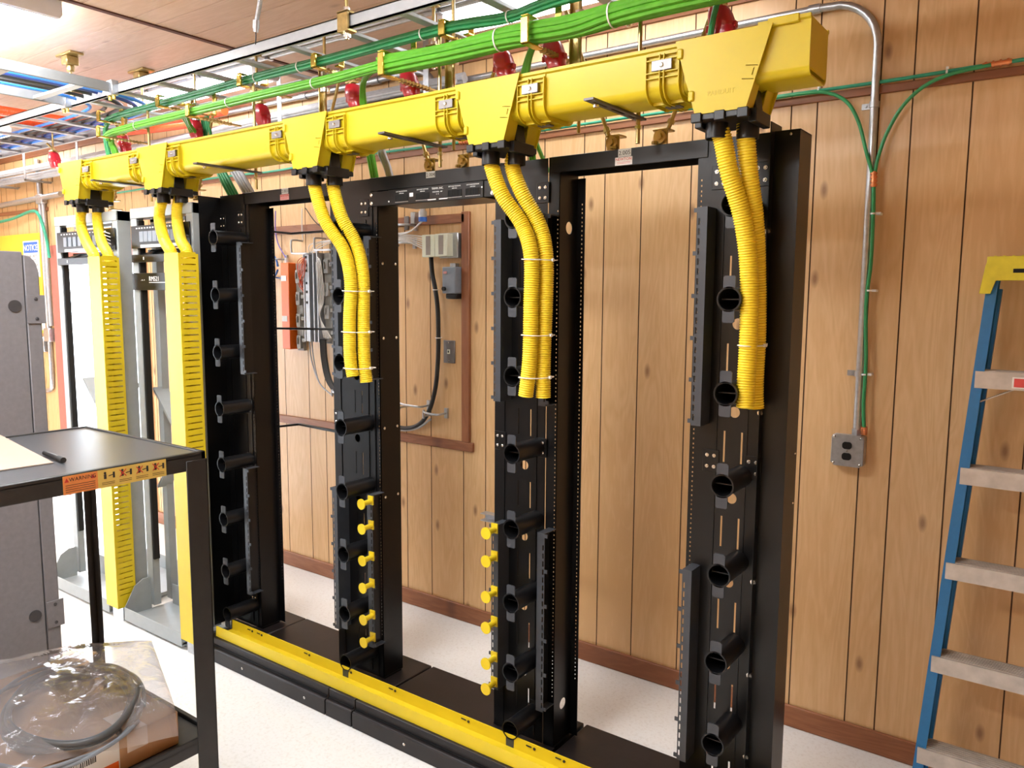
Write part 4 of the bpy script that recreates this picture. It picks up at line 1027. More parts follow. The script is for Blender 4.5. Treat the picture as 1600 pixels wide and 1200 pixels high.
def tap_cover(x, z, label, tilt=0.25, rod=False):
    t = thing('tap_cover', label, 'connector cover', (x, 0.0, z), 'red insulated tap covers')
    rs = []
    for dz, a, b in ((-0.045, 0.012, 0.012), (-0.042, 0.022, 0.018), (-0.02, 0.027, 0.021), (-0.012, 0.026, 0.020), (-0.006, 0.029, 0.023), (0.02, 0.026, 0.020), (0.034, 0.021, 0.017), (0.038, 0.012, 0.011)):
        a, b, dz = a * 1.3, b * 1.3, dz * 1.15
        c = V(x - dz * tilt, 0.0, z + dz)
        rs.append([c + UX * (a * math.copysign(abs(math.cos(q)) ** 0.7, math.cos(q))) + UY * (b * math.copysign(abs(math.sin(q)) ** 0.7, math.sin(q))) for q in [2 * math.pi * k / 20 for k in range(20)]])
    MB().rings(rs).build('body', 'red', t)
    m = MB(); m.box(x + 0.030, x + 0.045, -0.010, 0.010, z - 0.022, z - 0.004); m.box(x - 0.047, x - 0.030, -0.004, 0.004, z - 0.022, z - 0.002); m.each('latch', 'red', t, bevel=0.002)
    top = V(x - 0.038 * tilt, 0, z + 0.042)
    m = MB(); m.cyl(top, top + V(-0.006, 0, 0.022), 0.013, 6); m.box(top.x - 0.026, top.x + 0.020, -0.014, 0.014, top.z + 0.006, top.z + 0.011); m.cyl(top + V(-0.006, 0, 0.022), top + V(-0.012, -0.03, 0.05), 0.006, 8)
    m.build('lug', 'brass', t)
    if rod: MB().tube([top, (top.x, 0, LZ0 + 0.008)], 0.005, 8, 0).build('hanger_rod', 'brass', t)
for x, lb in ((-1.47, 'red tap cover right of the middle rack, second from the right'), (-1.675, 'red tap cover third from the right, above the hopper between middle and right racks'), (-2.118, 'red tap cover above the middle rack opening'),
              (-2.42, 'red tap cover behind a green drop cable above the middle hopper'), (-3.01, 'red tap cover above the left rack opening'), (-3.53, 'red tap cover beside green drop cables near the second hopper'),
              (-4.19, 'red tap cover behind the green cables at the left hopper'), (-4.985, 'leftmost red tap cover, left of all the yellow hoppers'), (-0.90, 'rightmost red tap cover, peeking over the right hopper')):
    tap_cover(x, 2.455 if x > -0.95 else (2.465 if x > -4.5 else 2.455), lb, rod=x < -4.9)

def drop(name, mname, r, pts_list, label, tiez=None):
    m = MB()
    for p in pts_list: m.tube(p, r, 8, 6)
    o = tag(m.build(name, mname), label, 'cable', 'green drop cables')
    return o
drop('drop_cable', 'green', 0.0075, [[(-1.40 + k * 0.012, -0.135, Z2 + 0.005 * k), (-1.52 + k * 0.006, -0.06, Z2 - 0.012), (-1.615 + k * 0.012, 0.02, 2.40), (-1.63 + k * 0.016, 0.06, 2.30), (-1.615 + k * 0.013, 0.065, 2.22), (-1.60 + k * 0.022 * (k - 0.5), 0.07, 2.10)] for k in range(3)], 'green drop cables curving behind the duct to the manager between middle and right racks')
drop('drop_cable', 'green', 0.0075, [[(-2.18 + k * 0.012, -0.145, Z2), (-2.30 + k * 0.006, -0.07, Z2 - 0.015), (-2.40 + k * 0.012, 0.02, 2.40), (-2.425 + k * 0.014, 0.06, 2.30), (-2.41 + k * 0.014, 0.065, 2.22), (-2.385 + k * 0.013, 0.07, 2.10)] for k in range(3)], 'green drop cables going down behind the middle hopper to the rack top')
drop('drop_cable', 'greend', 0.0075, [[(-3.52 + k * 0.016, 0.03, 2.52), (-3.50 + k * 0.016, 0.05, 2.35), (-3.43 + k * 0.020, 0.06, 2.23), (-3.345 + k * 0.022, 0.06, 2.12)] for k in range(4)], 'slanting green drop cables landing on the black end manager top')
drop('drop_cable', 'green', 0.0085, [[(-3.42 + k * 0.02, -0.14, Z2), (-3.50 + k * 0.01, -0.06, Z2 - 0.02), (-3.545 + k * 0.02, 0.0, 2.42), (-3.54 + k * 0.02, 0.03, 2.33)] for k in range(3)], 'short green cables dropping behind the second hopper')
drop('drop_cable', 'green', 0.0085, [[(-4.10 + k * 0.015, -0.105, Z2), (-4.20 + k * 0.012, -0.07, Z2 - 0.03), (-4.215 + k * 0.018, -0.05, 2.42), (-4.20 + k * 0.018, -0.03, 2.32)] for k in range(3)], 'lower green cables dropping at the left end above the first hopper')
drop('drop_cable', 'greend', 0.009, [[(-4.22 + k * 0.02, -0.07, 2.57), (-4.27 + k * 0.015, -0.06, 2.53), (-4.265 + k * 0.02, -0.06, 2.45), (-4.24 + k * 0.02, -0.05, 2.33)] for k in range(2)], 'upper dark green cables bending down at the far left end')
drop('drop_cable', 'greend', 0.0085, [[(-0.80, -0.13, 2.56), (-0.87, -0.09, 2.50), (-0.915, -0.04, 2.42), (-0.93, 0.0, 2.33)]], 'single dark green cable in front of the rightmost red cover')
m = MB()
for k in range(3): m.tube([(-2.40 + k * 0.01, 0.10, 2.34), (-2.385 + k * 0.014, 0.10, 2.25), (-2.352 + k * 0.012, 0.10, 2.19), (-2.325 + k * 0.010, 0.10, 2.11)], 0.0075, 8, 6)
tag(m.build('drop_cable', 'gcable'), 'grey cables beside the green drop behind the middle hopper', 'cable', 'grey drop cables')
m = MB()
for k in range(4): m.tube([(-3.44 + k * 0.022, 0.09, 2.33), (-3.36 + k * 0.022, 0.09, 2.24), (-3.245 + k * 0.02, 0.09, 2.11)], 0.009, 8, 6)
tag(m.build('drop_cable', 'gcable'), 'slanting grey cables landing on the black end manager top', 'cable', 'grey drop cables')

# orange innerduct crossing at the far left
for x, z, nm, e in ((-5.35, 2.70, 'left', 0.0), (-5.05, 2.70, 'right', 0.09)):
    tag(MB().tube([(x - 0.1, -2.2, z), (x - 0.05, -0.8, z), (x, -0.2, z), (x + 0.05, 0.2, z), (x + 0.25, 0.49 - e, z + 0.01), (x + 0.8, 0.60 - e, z + 0.01), (x + 1.0, 0.61 - e, z + 0.01)], 0.026, 14, 6, True, (0.010, 0.0015)).build('innerduct', 'oduct'), nm + ' orange innerduct lying across the overhead ladder at far left', 'innerduct', 'orange innerducts')
# conduits on the wall
def elbow(p, c, rr, a0, a1, plane, n=8):
    out = []
    for k in range(n + 1):
        a = a0 + (a1 - a0) * k / n; out.append((c[0] + rr * math.cos(a), c[1], c[2] + rr * math.sin(a)))
    return out
yc = WY - 0.022
t = thing('conduit', 'galvanised conduit running along the wall and bending down to the outlet box at right', 'conduit', (-0.64, yc, 1.2))
pts = [(-3.16, yc, 2.690), (-2.0, yc, 2.690), (-0.84, yc, 2.690)] + elbow(None, (-0.80, yc, 2.53), 0.16, math.pi / 2, 0, None)[1:] + [(-0.6405, yc, 2.3), (-0.638, yc, 1.18)]
MB().tube(pts, 0.0135, 14, 0).build('pipe', 'zinc', t)
m = MB()
for x in (-2.68, -1.18): m.cyl((x - 0.025, yc, 2.69), (x + 0.025, yc, 2.69), 0.0175, 14); m.cyl((x - 0.004, yc, 2.69), (x + 0.004, yc, 2.69), 0.0195, 14)
m.cyl((-0.875, yc, 2.69), (-0.835, yc, 2.69), 0.0175, 14); m.cyl((-0.638, yc, 1.182), (-0.638, yc, 1.205), 0.018, 6)
m.each('coupling', 'zinc', t)
for z in (2.335, 1.405):
    m = MB(); m.pipe((-0.640, yc, z - 0.010), (-0.640, yc, z + 0.010), 0.0165, 0.0025, 16); m.box(-0.685, -0.652, WY - 0.004, WY, z - 0.010, z + 0.010); m.cyl((-0.672, WY - 0.004, z), (-0.672, WY - 0.009, z), 0.005, 8); m.box(-0.655, -0.650, WY - 0.022, WY, z - 0.010, z + 0.010)
    m.build('strap', 'zinc', t)
for y_, z_, lb in ((0.215, 2.822, 'front galvanised conduit strapped under the ceiling above the cable ladder'), (0.265, 2.822, 'rear galvanised conduit strapped under the ceiling above the cable ladder')):
    t = thing('conduit', lb, 'conduit', (-2.6, y_, z_))
    MB().tube([(-4.9, y_, z_), (-0.6, y_, z_)], 0.0145, 14, 0).build('pipe', 'zinc', t)
    m = MB()
    for x in (-3.9, -2.75, -1.6): m.cyl((x - 0.03, y_, z_), (x + 0.03, y_, z_), 0.0185, 14)
    m.each('coupling', 'zinc', t)
    m = MB()
    for x in (-4.4, -3.3, -2.2, -1.1): m.box(x - 0.012, x + 0.012, y_ - 0.018, y_ + 0.018, z_ - 0.017, CZ)
    m.each('strap', 'zinc', t)
t = thing('conduit', 'upper galvanised conduit high on the wall with a short bend, behind the duct', 'conduit', (-3.3, yc, 2.78))
MB().tube([(-4.6, yc - 0.01, 2.772), (-3.2, yc - 0.01, 2.772), (-2.80, yc - 0.01, 2.772), (-2.70, yc - 0.01, 2.750), (-2.66, yc - 0.01, 2.70), (-2.655, yc - 0.01, 2.58)], 0.0155, 14, 6).build('pipe', 'zinc', t)
m = MB()
for x in (-3.62, -3.05): m.cyl((x - 0.03, yc - 0.01, 2.772), (x + 0.03, yc - 0.01, 2.772), 0.020, 14)
m.each('coupling', 'zinc', t)
for z, y, r, lb in ((2.66, 0.69, 0.028, 'upper thick grey cable run along the wall at left'), (2.595, 0.69, 0.030, 'lower thick grey cable run along the wall at left'), (2.635, 0.62, 0.020, 'front grey cable run along the wall at left')):
    m = MB()
    for k in range(4):
        a = k * math.pi / 2; m.tube([(-8.2, y + r * 0.5 * math.cos(a), z + r * 0.5 * math.sin(a)), (-5.0, y + r * 0.5 * math.cos(a), z + r * 0.5 * math.sin(a)), (-3.6, y + r * 0.4 * math.cos(a), z + 0.02 + r * 0.5 * math.sin(a)), (-2.42, y + r * 0.4 * math.cos(a), z + 0.02 + r * 0.5 * math.sin(a))], r * 0.5, 8, 5)
    tag(m.build('cable_run', 'gcable'), lb, 'cable run', 'grey cable runs on the wall')
for x, lb in ((-7.35, 'leftmost'), (-6.75, 'second'), (-5.9, 'third'), (-3.62, 'fourth'), (-2.55, 'rightmost')):
    t = thing('trapeze_hanger', lb + ' zinc hanger from left holding the grey cable runs near the wall', 'hanger', (x, 0.6, 2.5), 'hangers of the grey cable runs')
    m = MB(); m.box(x - 0.016, x + 0.016, 0.565, 0.569, 2.545, 2.85); m.build('strap', 'zinc', t)
    m = MB(); m.box(x - 0.016, x + 0.016, 0.565, WY, 2.545, 2.551); m.box(x - 0.016, x - 0.012, 0.565, WY, 2.535, 2.551); m.build('arm', 'zinc', t)
# flexible conduit tail hanging from the ceiling
t = thing('flexible_conduit', 'thin flexible conduit tail hanging from the ceiling at top left of centre', 'conduit', (-2.6, -0.3, 2.70))
MB().tube([(-2.50, -0.37, CZ), (-2.50, -0.37, 2.80), (-2.52, -0.36, 2.74), (-2.565, -0.34, 2.70), (-2.58, -0.335, 2.682)], 0.009, 10, 6, True, (0.006, 0.0012)).build('hose', 'zinc', t)
m = MB(); m.cyl((-2.578, -0.336, 2.690), (-2.585, -0.333, 2.662), 0.0125, 12); m.cyl((-2.585, -0.333, 2.662), (-2.588, -0.332, 2.65), 0.010, 12); m.build('connector', 'zinc', t)
MB().tube([(-2.588, -0.332, 2.652), (-2.594, -0.328, 2.632), (-2.606, -0.322, 2.612)], 0.0022, 6, 4).build('wire', 'bcable', t)

# outlet box at the end of the conduit
t = thing('outlet_box', 'galvanised outlet box with two black receptacles under the conduit', 'outlet', (-0.66, WY, 1.07))
MB().box(-0.716, -0.606, WY - 0.048, WY, 1.074, 1.182).build('box', 'zinc', t, bevel=0.006, seg=2)
m = MB(); m.extr([(-0.704, 1.070), (-0.618, 1.070), (-0.606, 1.082), (-0.606, 1.174), (-0.618, 1.186), (-0.704, 1.186), (-0.716, 1.174), (-0.716, 1.082)], WY - 0.052, WY - 0.048, 'y')
m.build('cover_plate', 'zinc', t, bevel=0.002)
for z in (1.147, 1.107):
    m = MB(); m.extr([(-0.661 + 0.0175 * math.copysign(min(abs(math.cos(q)), 0.92), math.cos(q)), z + 0.0150 * math.copysign(min(abs(math.sin(q)), 0.86), math.sin(q))) for q in [2 * math.pi * k / 24 + 0.01 for k in range(24)]], WY - 0.056, WY - 0.052, 'y')
    o = m.build('receptacle', 'black2', t)
    q = MB(); q.box(-0.668, -0.666, WY - 0.0565, WY - 0.0559, z - 0.001, z + 0.007); q.box(-0.657, -0.655, WY - 0.0565, WY - 0.0559, z - 0.001, z + 0.007); q.each('slot', 'dark', o)
q = MB(); screw(q, -0.661, WY - 0.052, 1.127, 0.003)
for x, z in ((-0.706, 1.176), (-0.616, 1.176), (-0.706, 1.080), (-0.616, 1.080)): screw(q, x, WY - 0.052, z, 0.005)
q.each('screw', 'screw', t)

# ground ring on the wall
yg = WY - 0.018
t = thing('ground_ring_cable', 'green ground ring cable running along the wall above the brown rail', 'cable', (-1.5, yg, 2.40))
MB().tube([(-6.4, yg, 2.385), (-4.6, yg, 2.40), (-3.9, yg, 2.392), (-3.3, yg, 2.412), (-2.5, yg, 2.405), (-1.6, yg, 2.410), (-1.03, yg, 2.409), (-0.6, yg, 2.409), (-0.3, yg, 2.414), (0.3, yg, 2.42), (1.2, yg, 2.42)], 0.0062, 10, 6).build('cable', 'greenr', t)
q = MB()
for x in (-3.25, -2.1, -1.35, -1.02, -0.83, -0.425, 0.1): q.pipe((x - 0.003, yg, 2.409), (x + 0.003, yg, 2.409), 0.0085, 0.0015, 12); q.box(x - 0.004, x + 0.004, yg, WY, 2.414, 2.428)
q.each('tie_mount', 'wtie', t)
t = thing('ground_tail', 'green cable loop dropping from the ring beside the conduit to the outlet box', 'cable', (-0.62, yg, 1.2))
yg2 = WY - 0.034
m = MB(); m.tube([(-0.99, yg2, 2.401), (-0.88, yg2, 2.402), (-0.80, yg2, 2.395), (-0.73, yg2, 2.355), (-0.685, yg2 - 0.006, 2.28), (-0.655, yg2 - 0.008, 2.18), (-0.632, yg2 - 0.004, 2.105)], 0.0062, 10, 6)
m.tube([(-0.30, yg2, 2.409), (-0.40, yg2, 2.400), (-0.48, yg2, 2.375), (-0.545, yg2, 2.32), (-0.590, yg2, 2.24), (-0.615, yg2, 2.16), (-0.624, yg2, 2.105)], 0.0062, 10, 6)
m.tube([(-0.625, yg2, 2.06), (-0.622, yg2, 1.98), (-0.620, yg2, 1.80), (-0.628, yg2, 1.65), (-0.618, yg2, 1.45), (-0.618, yg2, 1.30), (-0.612, yg2, 1.215)], 0.0062, 10, 6)
m.build('cable', 'greend', t)
def crimp(m, p, q):
    p, q = V(p), V(q); d = (q - p).normalized(); L = (q - p).length
    m.cyl(p, q, 0.0085, 12)
    for k in range(4): c = p + d * (L * (k + 0.5) / 4); m.cyl(c - d * 0.003, c + d * 0.003, 0.0115, 12)
m = MB(); crimp(m, (-0.627, yg2, 2.108), (-0.625, yg2, 2.055)); crimp(m, (-1.055, yg - 0.004, 2.405), (-0.985, yg - 0.004, 2.405)); crimp(m, (-0.325, yg - 0.004, 2.412), (-0.245, yg - 0.004, 2.414)); crimp(m, (-0.612, yg2, 1.218), (-0.612, yg2 + 0.005, 1.19))
crimp(m, (-2.50, yg, 2.405), (-2.44, yg, 2.405)); crimp(m, (-3.24, yg, 2.41), (-3.18, yg, 2.41))
m.each('crimp', 'copper', t)
q = MB()
for z in (1.965, 1.70, 1.405): q.pipe((-0.621, yg2, z - 0.003), (-0.621, yg2, z + 0.003), 0.0085, 0.0015, 12); q.box(-0.613, -0.598, yg2, WY, z - 0.004, z + 0.004)
q.each('tie_mount', 'wtie', t)

# ================================================================== THINGS ON THE WALL BOARD
t = thing('bus_cover', 'upright orange bar with two white labels on the wall board, seen through the left rack', 'terminal strip', (-3.80, WY, 1.35))
MB().box(-3.837, -3.765, WY - 0.055, WY, 1.351, 1.855).build('bar', 'orange', t, bevel=0.003)
for z in (1.765, 1.530): MB().box(-3.832, -3.785, WY - 0.057, WY - 0.055, z - 0.016, z + 0.016).build('label', 'white', t)
q = MB(); q.cyl((-3.81, WY - 0.03, 1.855), (-3.81, WY - 0.03, 1.885), 0.012, 10); q.build('cable_gland', 'wcable', t)
def terminals(x0, x1, z0, z1, label, n, mname='board'):
    t = thing('terminal_strip', label, 'terminal strip', ((x0 + x1) / 2, WY, z0), None)
    MB().box(x0 + 0.012, x1 - 0.012, WY - 0.02, WY, z0, z1).build('base', mname, t)
    for i in range(n):
        h = (z1 - z0) / n; z = z0 + i * h
        m = MB(); m.box(x0 + 0.022, x1 - 0.020, WY - 0.036, WY - 0.02, z + h * 0.10, z + h * 0.70); m.box(x0 + 0.030, x0 + 0.038, WY - 0.044, WY - 0.036, z + h * 0.3, z + h * 0.6); m.box(x1 - 0.02, x1 + 0.010, WY - 0.03, WY - 0.012, z + h * 0.4, z + h * 0.58)
        m.build('block', mname, t, bevel=0.002)
terminals(-3.752, -3.675, 1.345, 1.85, 'grey terminal blocks right beside the orange bar', 4)
terminals(-3.505, -3.425, 1.395, 1.905, 'beige terminal blocks right of the silver wiring channel', 4)
t = thing('wiring_channel', 'silver upright wiring channel with dark slot between the two terminal strips', 'wiring channel', (-3.57, WY, 1.40))
m = MB()
for x in (-3.628, -3.585, -3.545, -3.512): m.box(x, x + 0.008, WY - 0.06, WY, 1.403, 1.905)
m.box(-3.628, -3.504, WY - 0.006, WY, 1.403, 1.905); m.build('channel', 'chan', t)
m = MB(); m.box(-3.620, -3.585, WY - 0.056, WY - 0.045, 1.405, 1.90); m.build('cover_strip', 'chan', t)
m = MB()
for z in (1.875, 1.83, 1.80, 1.73, 1.68, 1.62): m.box(-3.610, -3.598, WY - 0.058, WY - 0.055, z, z + 0.014)
m.each('slot', 'dark', t)
m = MB()
for k in range(7): m.tube([(-3.62 + random.uniform(-0.01, 0.04), WY - 0.05, 1.89), (-3.66 + 0.01 * k, WY - 0.07, 1.86 - 0.01 * k), (-3.66 + random.uniform(-0.01, 0.02), WY - 0.06, 1.78 - 0.01 * k), (-3.625, WY - 0.05, 1.74 - 0.012 * k)], 0.0022, 6, 4)
m.build('red_wires', mat('orange_red_wire', (0.7, 0.12, 0.05), 0.45), t)
m = MB()
for k in range(5): m.tube([(-3.50, WY - 0.06, 1.88 - 0.01 * k), (-3.45 - 0.01 * k, WY - 0.08, 1.84), (-3.445 - 0.012 * k, WY - 0.07, 1.65), (-3.48, WY - 0.07, 1.55), (-3.40 - 0.015 * k, WY - 0.06, 1.43)], 0.0026, 6, 5)
for k in range(4): m.tube([(-3.58, WY - 0.05, 1.90), (-3.55 + 0.05 * k, WY - 0.07, 1.95), (-3.40 + 0.05 * k, WY - 0.06, 1.97), (-3.25 + 0.05 * k, WY - 0.05, 1.975)], 0.0022, 6, 4)
m.build('grey_wires', 'wcable', t)
m = MB()
for k in range(4): m.tube([(-3.50 + 0.012 * k, WY - 0.05, 1.42), (-3.49 + 0.012 * k, WY - 0.05, 1.30), (-3.45 + 0.012 * k, WY - 0.05, 1.18), (-3.36 + 0.012 * k, WY - 0.04, 1.10), (-3.26, WY - 0.04, 1.085 + 0.01 * k), (-3.0, WY - 0.04, 1.09 + 0.01 * k)], 0.0075, 8, 6)
m.build('black_cables', 'bcable', t)
m = MB()
for k in range(2): m.tube([(-3.60 + 0.02 * k, WY - 0.05, 1.42), (-3.585 + 0.02 * k, WY - 0.05, 1.30), (-3.52, WY - 0.05, 1.17), (-3.42, WY - 0.04, 1.10)], 0.004, 8, 5)
m.build('grey_cables', 'gcable', t)
m = MB()
for k in range(5):
    r = 0.058 + 0.006 * k
    m.tube([(-3.948 + r * math.cos(a), WY - 0.03 - 0.006 * k, 1.835 + r * math.sin(a)) for a in [2 * math.pi * j / 20 for j in range(20)]], 0.0045, 8, 2, False, None, False)
m.tube([(-3.948, WY - 0.03, 1.775), (-3.90, WY - 0.03, 1.770), (-3.84, WY - 0.04, 1.765)], 0.004, 8, 4)
tag(m.build('cable_coil', 'blucable'), 'blue cable coil hanging on the wall left of the orange bar', 'cable')
tag(MB().tube([(-3.90, WY - 0.03, 2.16), (-3.905, WY - 0.03, 2.05), (-3.885, WY - 0.03, 1.97), (-3.83, WY - 0.03, 1.90), (-3.81, WY - 0.03, 1.88)], 0.0035, 8, 6).build('wire', 'purple'), 'violet wire coming down the wall to the orange bar', 'wire')
tag(MB().tube([(-3.66, WY - 0.03, 2.16), (-3.665, WY - 0.03, 2.06), (-3.66, WY - 0.03, 1.98)], 0.003, 8, 5).build('wire', 'wcable'), 'white wire coming down the wall above the silver channel', 'wire')
tag(MB().tube([(-3.63, WY - 0.03, 2.16), (-3.55, WY - 0.03, 2.08), (-3.44, WY - 0.03, 2.01), (-3.43, WY - 0.03, 1.9)], 0.0025, 8, 5).build('wire', 'bcable'), 'thin dark wire slanting down to the right terminal strip', 'wire')

def ring_hook(x, z, w, h, label, r=0.0055):
    m = MB(); y = WY
    m.tube([(x, y, z), (x, y - 0.07, z), (x, y - 0.08, z - 0.01), (x, y - 0.08, z - h + 0.012), (x + 0.012, y - 0.08, z - h), (x + w, y - 0.08, z - h - 0.004), (x + w, y - 0.012, z - h - 0.004)], r, 8, 5)
    m.box(x + w - 0.010, x + w + 0.010, y - 0.012, y, z - h - 0.03, z - h + 0.022)
    tag(m.build('ring_hook', 'zinc'), label, 'hook', 'wire ring hooks on the board')
ring_hook(-3.99, 1.97, 0.15, 0.09, 'wire ring hook over the orange bar')
ring_hook(-3.70, 1.98, 0.13, 0.075, 'wire ring hook over the silver channel')
ring_hook(-3.50, 1.985, 0.14, 0.065, 'wire ring hook over the right terminal strip')
ring_hook(-2.91, 2.03, 0.11, -0.0, 'wire ring hook by the middle rack, upper left of the two cream boxes')
ring_hook(-2.93, 1.93, 0.12, -0.01, 'wire ring hook left of the two cream boxes')
ring_hook(-2.86, 1.09, 0.14, -0.02, 'wire hook holding the hanging loop of the black cable, left one')
ring_hook(-2.69, 1.06, 0.09, -0.02, 'wire hook holding the hanging loop of the black cable, right one')
ring_hook(-3.38, 1.12, 0.07, -0.01, 'wire hook beside the black cables under the silver channel')
for x0, x1, dd, lb in ((-2.712, -2.625, 0.06, 'left cream box with brown grille on the wall board'), (-2.612, -2.530, 0.075, 'right cream box with brown grille, mounted on a grey metal box')):
    t = thing('alarm_box', lb, 'box', ((x0 + x1) / 2, WY, 1.86), 'cream boxes on the wall board')
    MB().box(x0, x1, WY - dd, WY - (0.03 if x0 > -2.65 else 0), 1.862, 1.972).build('body', 'cream', t, bevel=0.003)
    xm = (x0 + x1) / 2
    MB().box(xm - 0.014, xm + 0.014, WY - dd - 0.002, WY - dd, 1.872, 1.965).build('grille', 'taupe', t)
    if x0 > -2.65:
        m = MB(); m.box(-2.622, -2.500, WY - 0.032, WY, 1.856, 1.978); m.build('back_box', 'zinc', t, bevel=0.003)
t = thing('thermostat', 'slate grey control box with a black knob below the cream boxes', 'thermostat', (-2.535, WY, 1.65))
m = MB(); m.box(-2.578, -2.492, WY - 0.06, WY, 1.682, 1.812); m.build('body', 'slate', t, bevel=0.005, seg=2)
m = MB(); m.box(-2.565, -2.494, WY - 0.052, WY, 1.655, 1.684); m.build('base', 'black2', t, bevel=0.008, seg=2)
m = MB(); m.cyl((-2.562, WY - 0.06, 1.705), (-2.562, WY - 0.072, 1.705), 0.010, 12); m.build('knob', 'black2', t)
m = MB(); m.box(-2.568, -2.546, WY - 0.0615, WY - 0.06, 1.778, 1.790); m.build('label', 'pinkl', t)
m = MB(); m.box(-2.552, -2.518, WY - 0.03, WY, 1.812, 1.830); m.build('cable_clamp', 'zinc', t)
t = thing('wall_plate', 'steel wall plate with one small jack low on the wall board', 'wall plate', (-2.58, WY, 1.33))
MB().box(-2.618, -2.542, WY - 0.008, WY, 1.333, 1.448).build('plate', 'steelp', t, bevel=0.003)
m = MB(); m.box(-2.589, -2.573, WY - 0.011, WY - 0.008, 1.380, 1.402); m.build('jack', 'cream', t)
m = MB(); m.box(-2.585, -2.577, WY - 0.0115, WY - 0.011, 1.386, 1.396); m.build('opening', 'dark', t)
q = MB(); screw(q, -2.58, WY - 0.008, 1.437, 0.004); screw(q, -2.58, WY - 0.008, 1.344, 0.004); q.each('screw', 'screw', t)
t = thing('power_cord', 'thick black cord looping down the wall board from the left cream box', 'cable', (-2.64, WY, 0.95))
yb = WY - 0.04
MB().tube([(-2.668, yb, 1.865), (-2.660, yb, 1.78), (-2.640, yb, 1.70), (-2.625, yb, 1.60), (-2.622, yb, 1.45), (-2.628, yb, 1.32), (-2.645, yb, 1.20), (-2.69, yb, 1.08), (-2.76, yb, 1.005), (-2.86, yb, 0.975), (-3.0, yb, 0.985), (-3.12, yb, 1.01)], 0.0115, 10, 8).build('cord', 'bcable', t)
m = MB()
for x, z in ((-2.640, 1.70), (-2.622, 1.46)): m.pipe((x, yb, z - 0.002), (x, yb, z + 0.002), 0.0135, 0.0015, 12); m.box(x - 0.018, x - 0.010, yb - 0.002, WY, z - 0.002, z + 0.002)
m.each('tie_wrap', 'wtie', t)
tag(MB().tube([(-2.68, yb, 1.04), (-2.76, yb, 0.990), (-2.88, yb, 0.962), (-3.05, yb, 0.975)], 0.006, 8, 6).build('spare_cable', 'gcable'), 'grey cable lying along the loop of the black cord', 'cable')
m = MB()
for k in range(6): m.tube([(-3.10, WY - 0.05, 1.985 - 0.008 * k), (-2.92, WY - 0.06, 1.985 - 0.007 * k), (-2.80, WY - 0.07, 1.975 - 0.007 * k), (-2.715, WY - 0.05, 1.965 - 0.012 * k)], 0.0032, 6, 5)
tag(m.build('wire_run', 'wcable'), 'loose white and grey wires running left from the cream boxes', 'wire', None)
m = MB()
for k in range(2): m.tube([(-2.98, WY - 0.06, 1.982 + 0.008 * k), (-2.85, WY - 0.07, 1.978 + 0.006 * k), (-2.76, WY - 0.08, 1.995), (-2.69, WY - 0.08, 2.035 + 0.004 * k)], 0.0042, 8, 5)
tag(m.build('white_cable', 'wcable'), 'two white cables curving up to the blue conduit connector', 'cable')
t = thing('conduit_connector', 'short conduit end with a blue bushing above the cream boxes', 'conduit', (-2.685, WY - 0.08, 2.03))
m = MB(); m.cyl((-2.685, WY - 0.08, 2.055), (-2.685, WY - 0.08, 2.16), 0.014, 14); m.cyl((-2.685, WY - 0.08, 2.055), (-2.685, WY - 0.08, 2.085), 0.020, 10); m.build('pipe', 'zinc', t)
m = MB(); m.cyl((-2.685, WY - 0.08, 2.035), (-2.685, WY - 0.08, 2.056), 0.021, 14); m.build('bushing', 'blueink', t)
t = thing('beam_clamp', 'zinc clamp with dark tag above the cream boxes, left of the blue connector', 'clamp', (-2.80, WY, 2.02))
m = MB(); m.box(-2.80, -2.77, WY - 0.05, WY, 2.03, 2.09); m.build('clip', 'zinc', t, bevel=0.004); m = MB(); m.box(-2.835, -2.805, WY - 0.06, WY - 0.045, 2.00, 2.07); m.build('tag', 'steelp', t, bevel=0.004)

# ------------------------------------------------------------------ far left wall: yellow sign board, notice, conduit
tag(MB().box(-8.0, -6.985, WY - 0.02, WY, 1.335, 2.16).build('sign_board', 'signy', bevel=0.002), 'yellow board on the wall at the far left behind the grey cabinet', 'board')
t = thing('notice_sign', 'white and blue NOTICE sign on the yellow board', 'sign', (-7.14, WY - 0.022, 1.80))
MB().box(-7.285, -7.005, WY - 0.026, WY - 0.02, 1.80, 2.10).build('panel', 'white', t)
MB().box(-7.272, -7.018, WY - 0.028, WY - 0.026, 2.00, 2.088).build('header', 'blueink', t)
m = MB(); m.text('NOTICE', 0.072, (-7.145, WY - 0.0285, 2.018), UX, UZ, 0.0004, 'CENTER'); m.build('header_lettering', 'white', t)
m = MB()
for s_, z in (('MATERIAL SAFETY', 1.962), ('DATA SHEETS', 1.925), ('ARE LOCATED IN', 1.888), ('THE YELLOW BOX', 1.851), ('ON THIS WALL', 1.816)): m.text(s_, 0.030, (-7.145, WY - 0.0265, z), UX, UZ, 0.0004, 'CENTER')
m.build('lettering', 'ink', t)
tag(MB().box(-7.03, -6.97, WY - 0.024, WY - 0.02, 1.36, 1.53).build('paper_slip', 'white'), 'small white paper slip at the lower edge of the yellow board', 'paper')
t = thing('conduit', 'pair of galvanised conduits coming down the wall beside the yellow board at far left', 'conduit', (-6.88, WY - 0.02, 1.0))
m = MB()
m.tube([(-6.945, WY - 0.02, 2.74), (-6.935, WY - 0.02, 2.40), (-6.915, WY - 0.02, 1.40), (-6.915, WY - 0.02, 0.95), (-6.95, WY - 0.02, 0.87), (-7.05, WY - 0.02, 0.85)], 0.018, 12, 5); m.tube([(-6.880, WY - 0.02, 2.40), (-6.862, WY - 0.02, 1.40)], 0.018, 12, 0)
m.tube([(-8.2, WY - 0.03, 2.405), (-6.55, WY - 0.03, 2.44)], 0.022, 12, 0)
m.build('pipe', 'zinc', t)
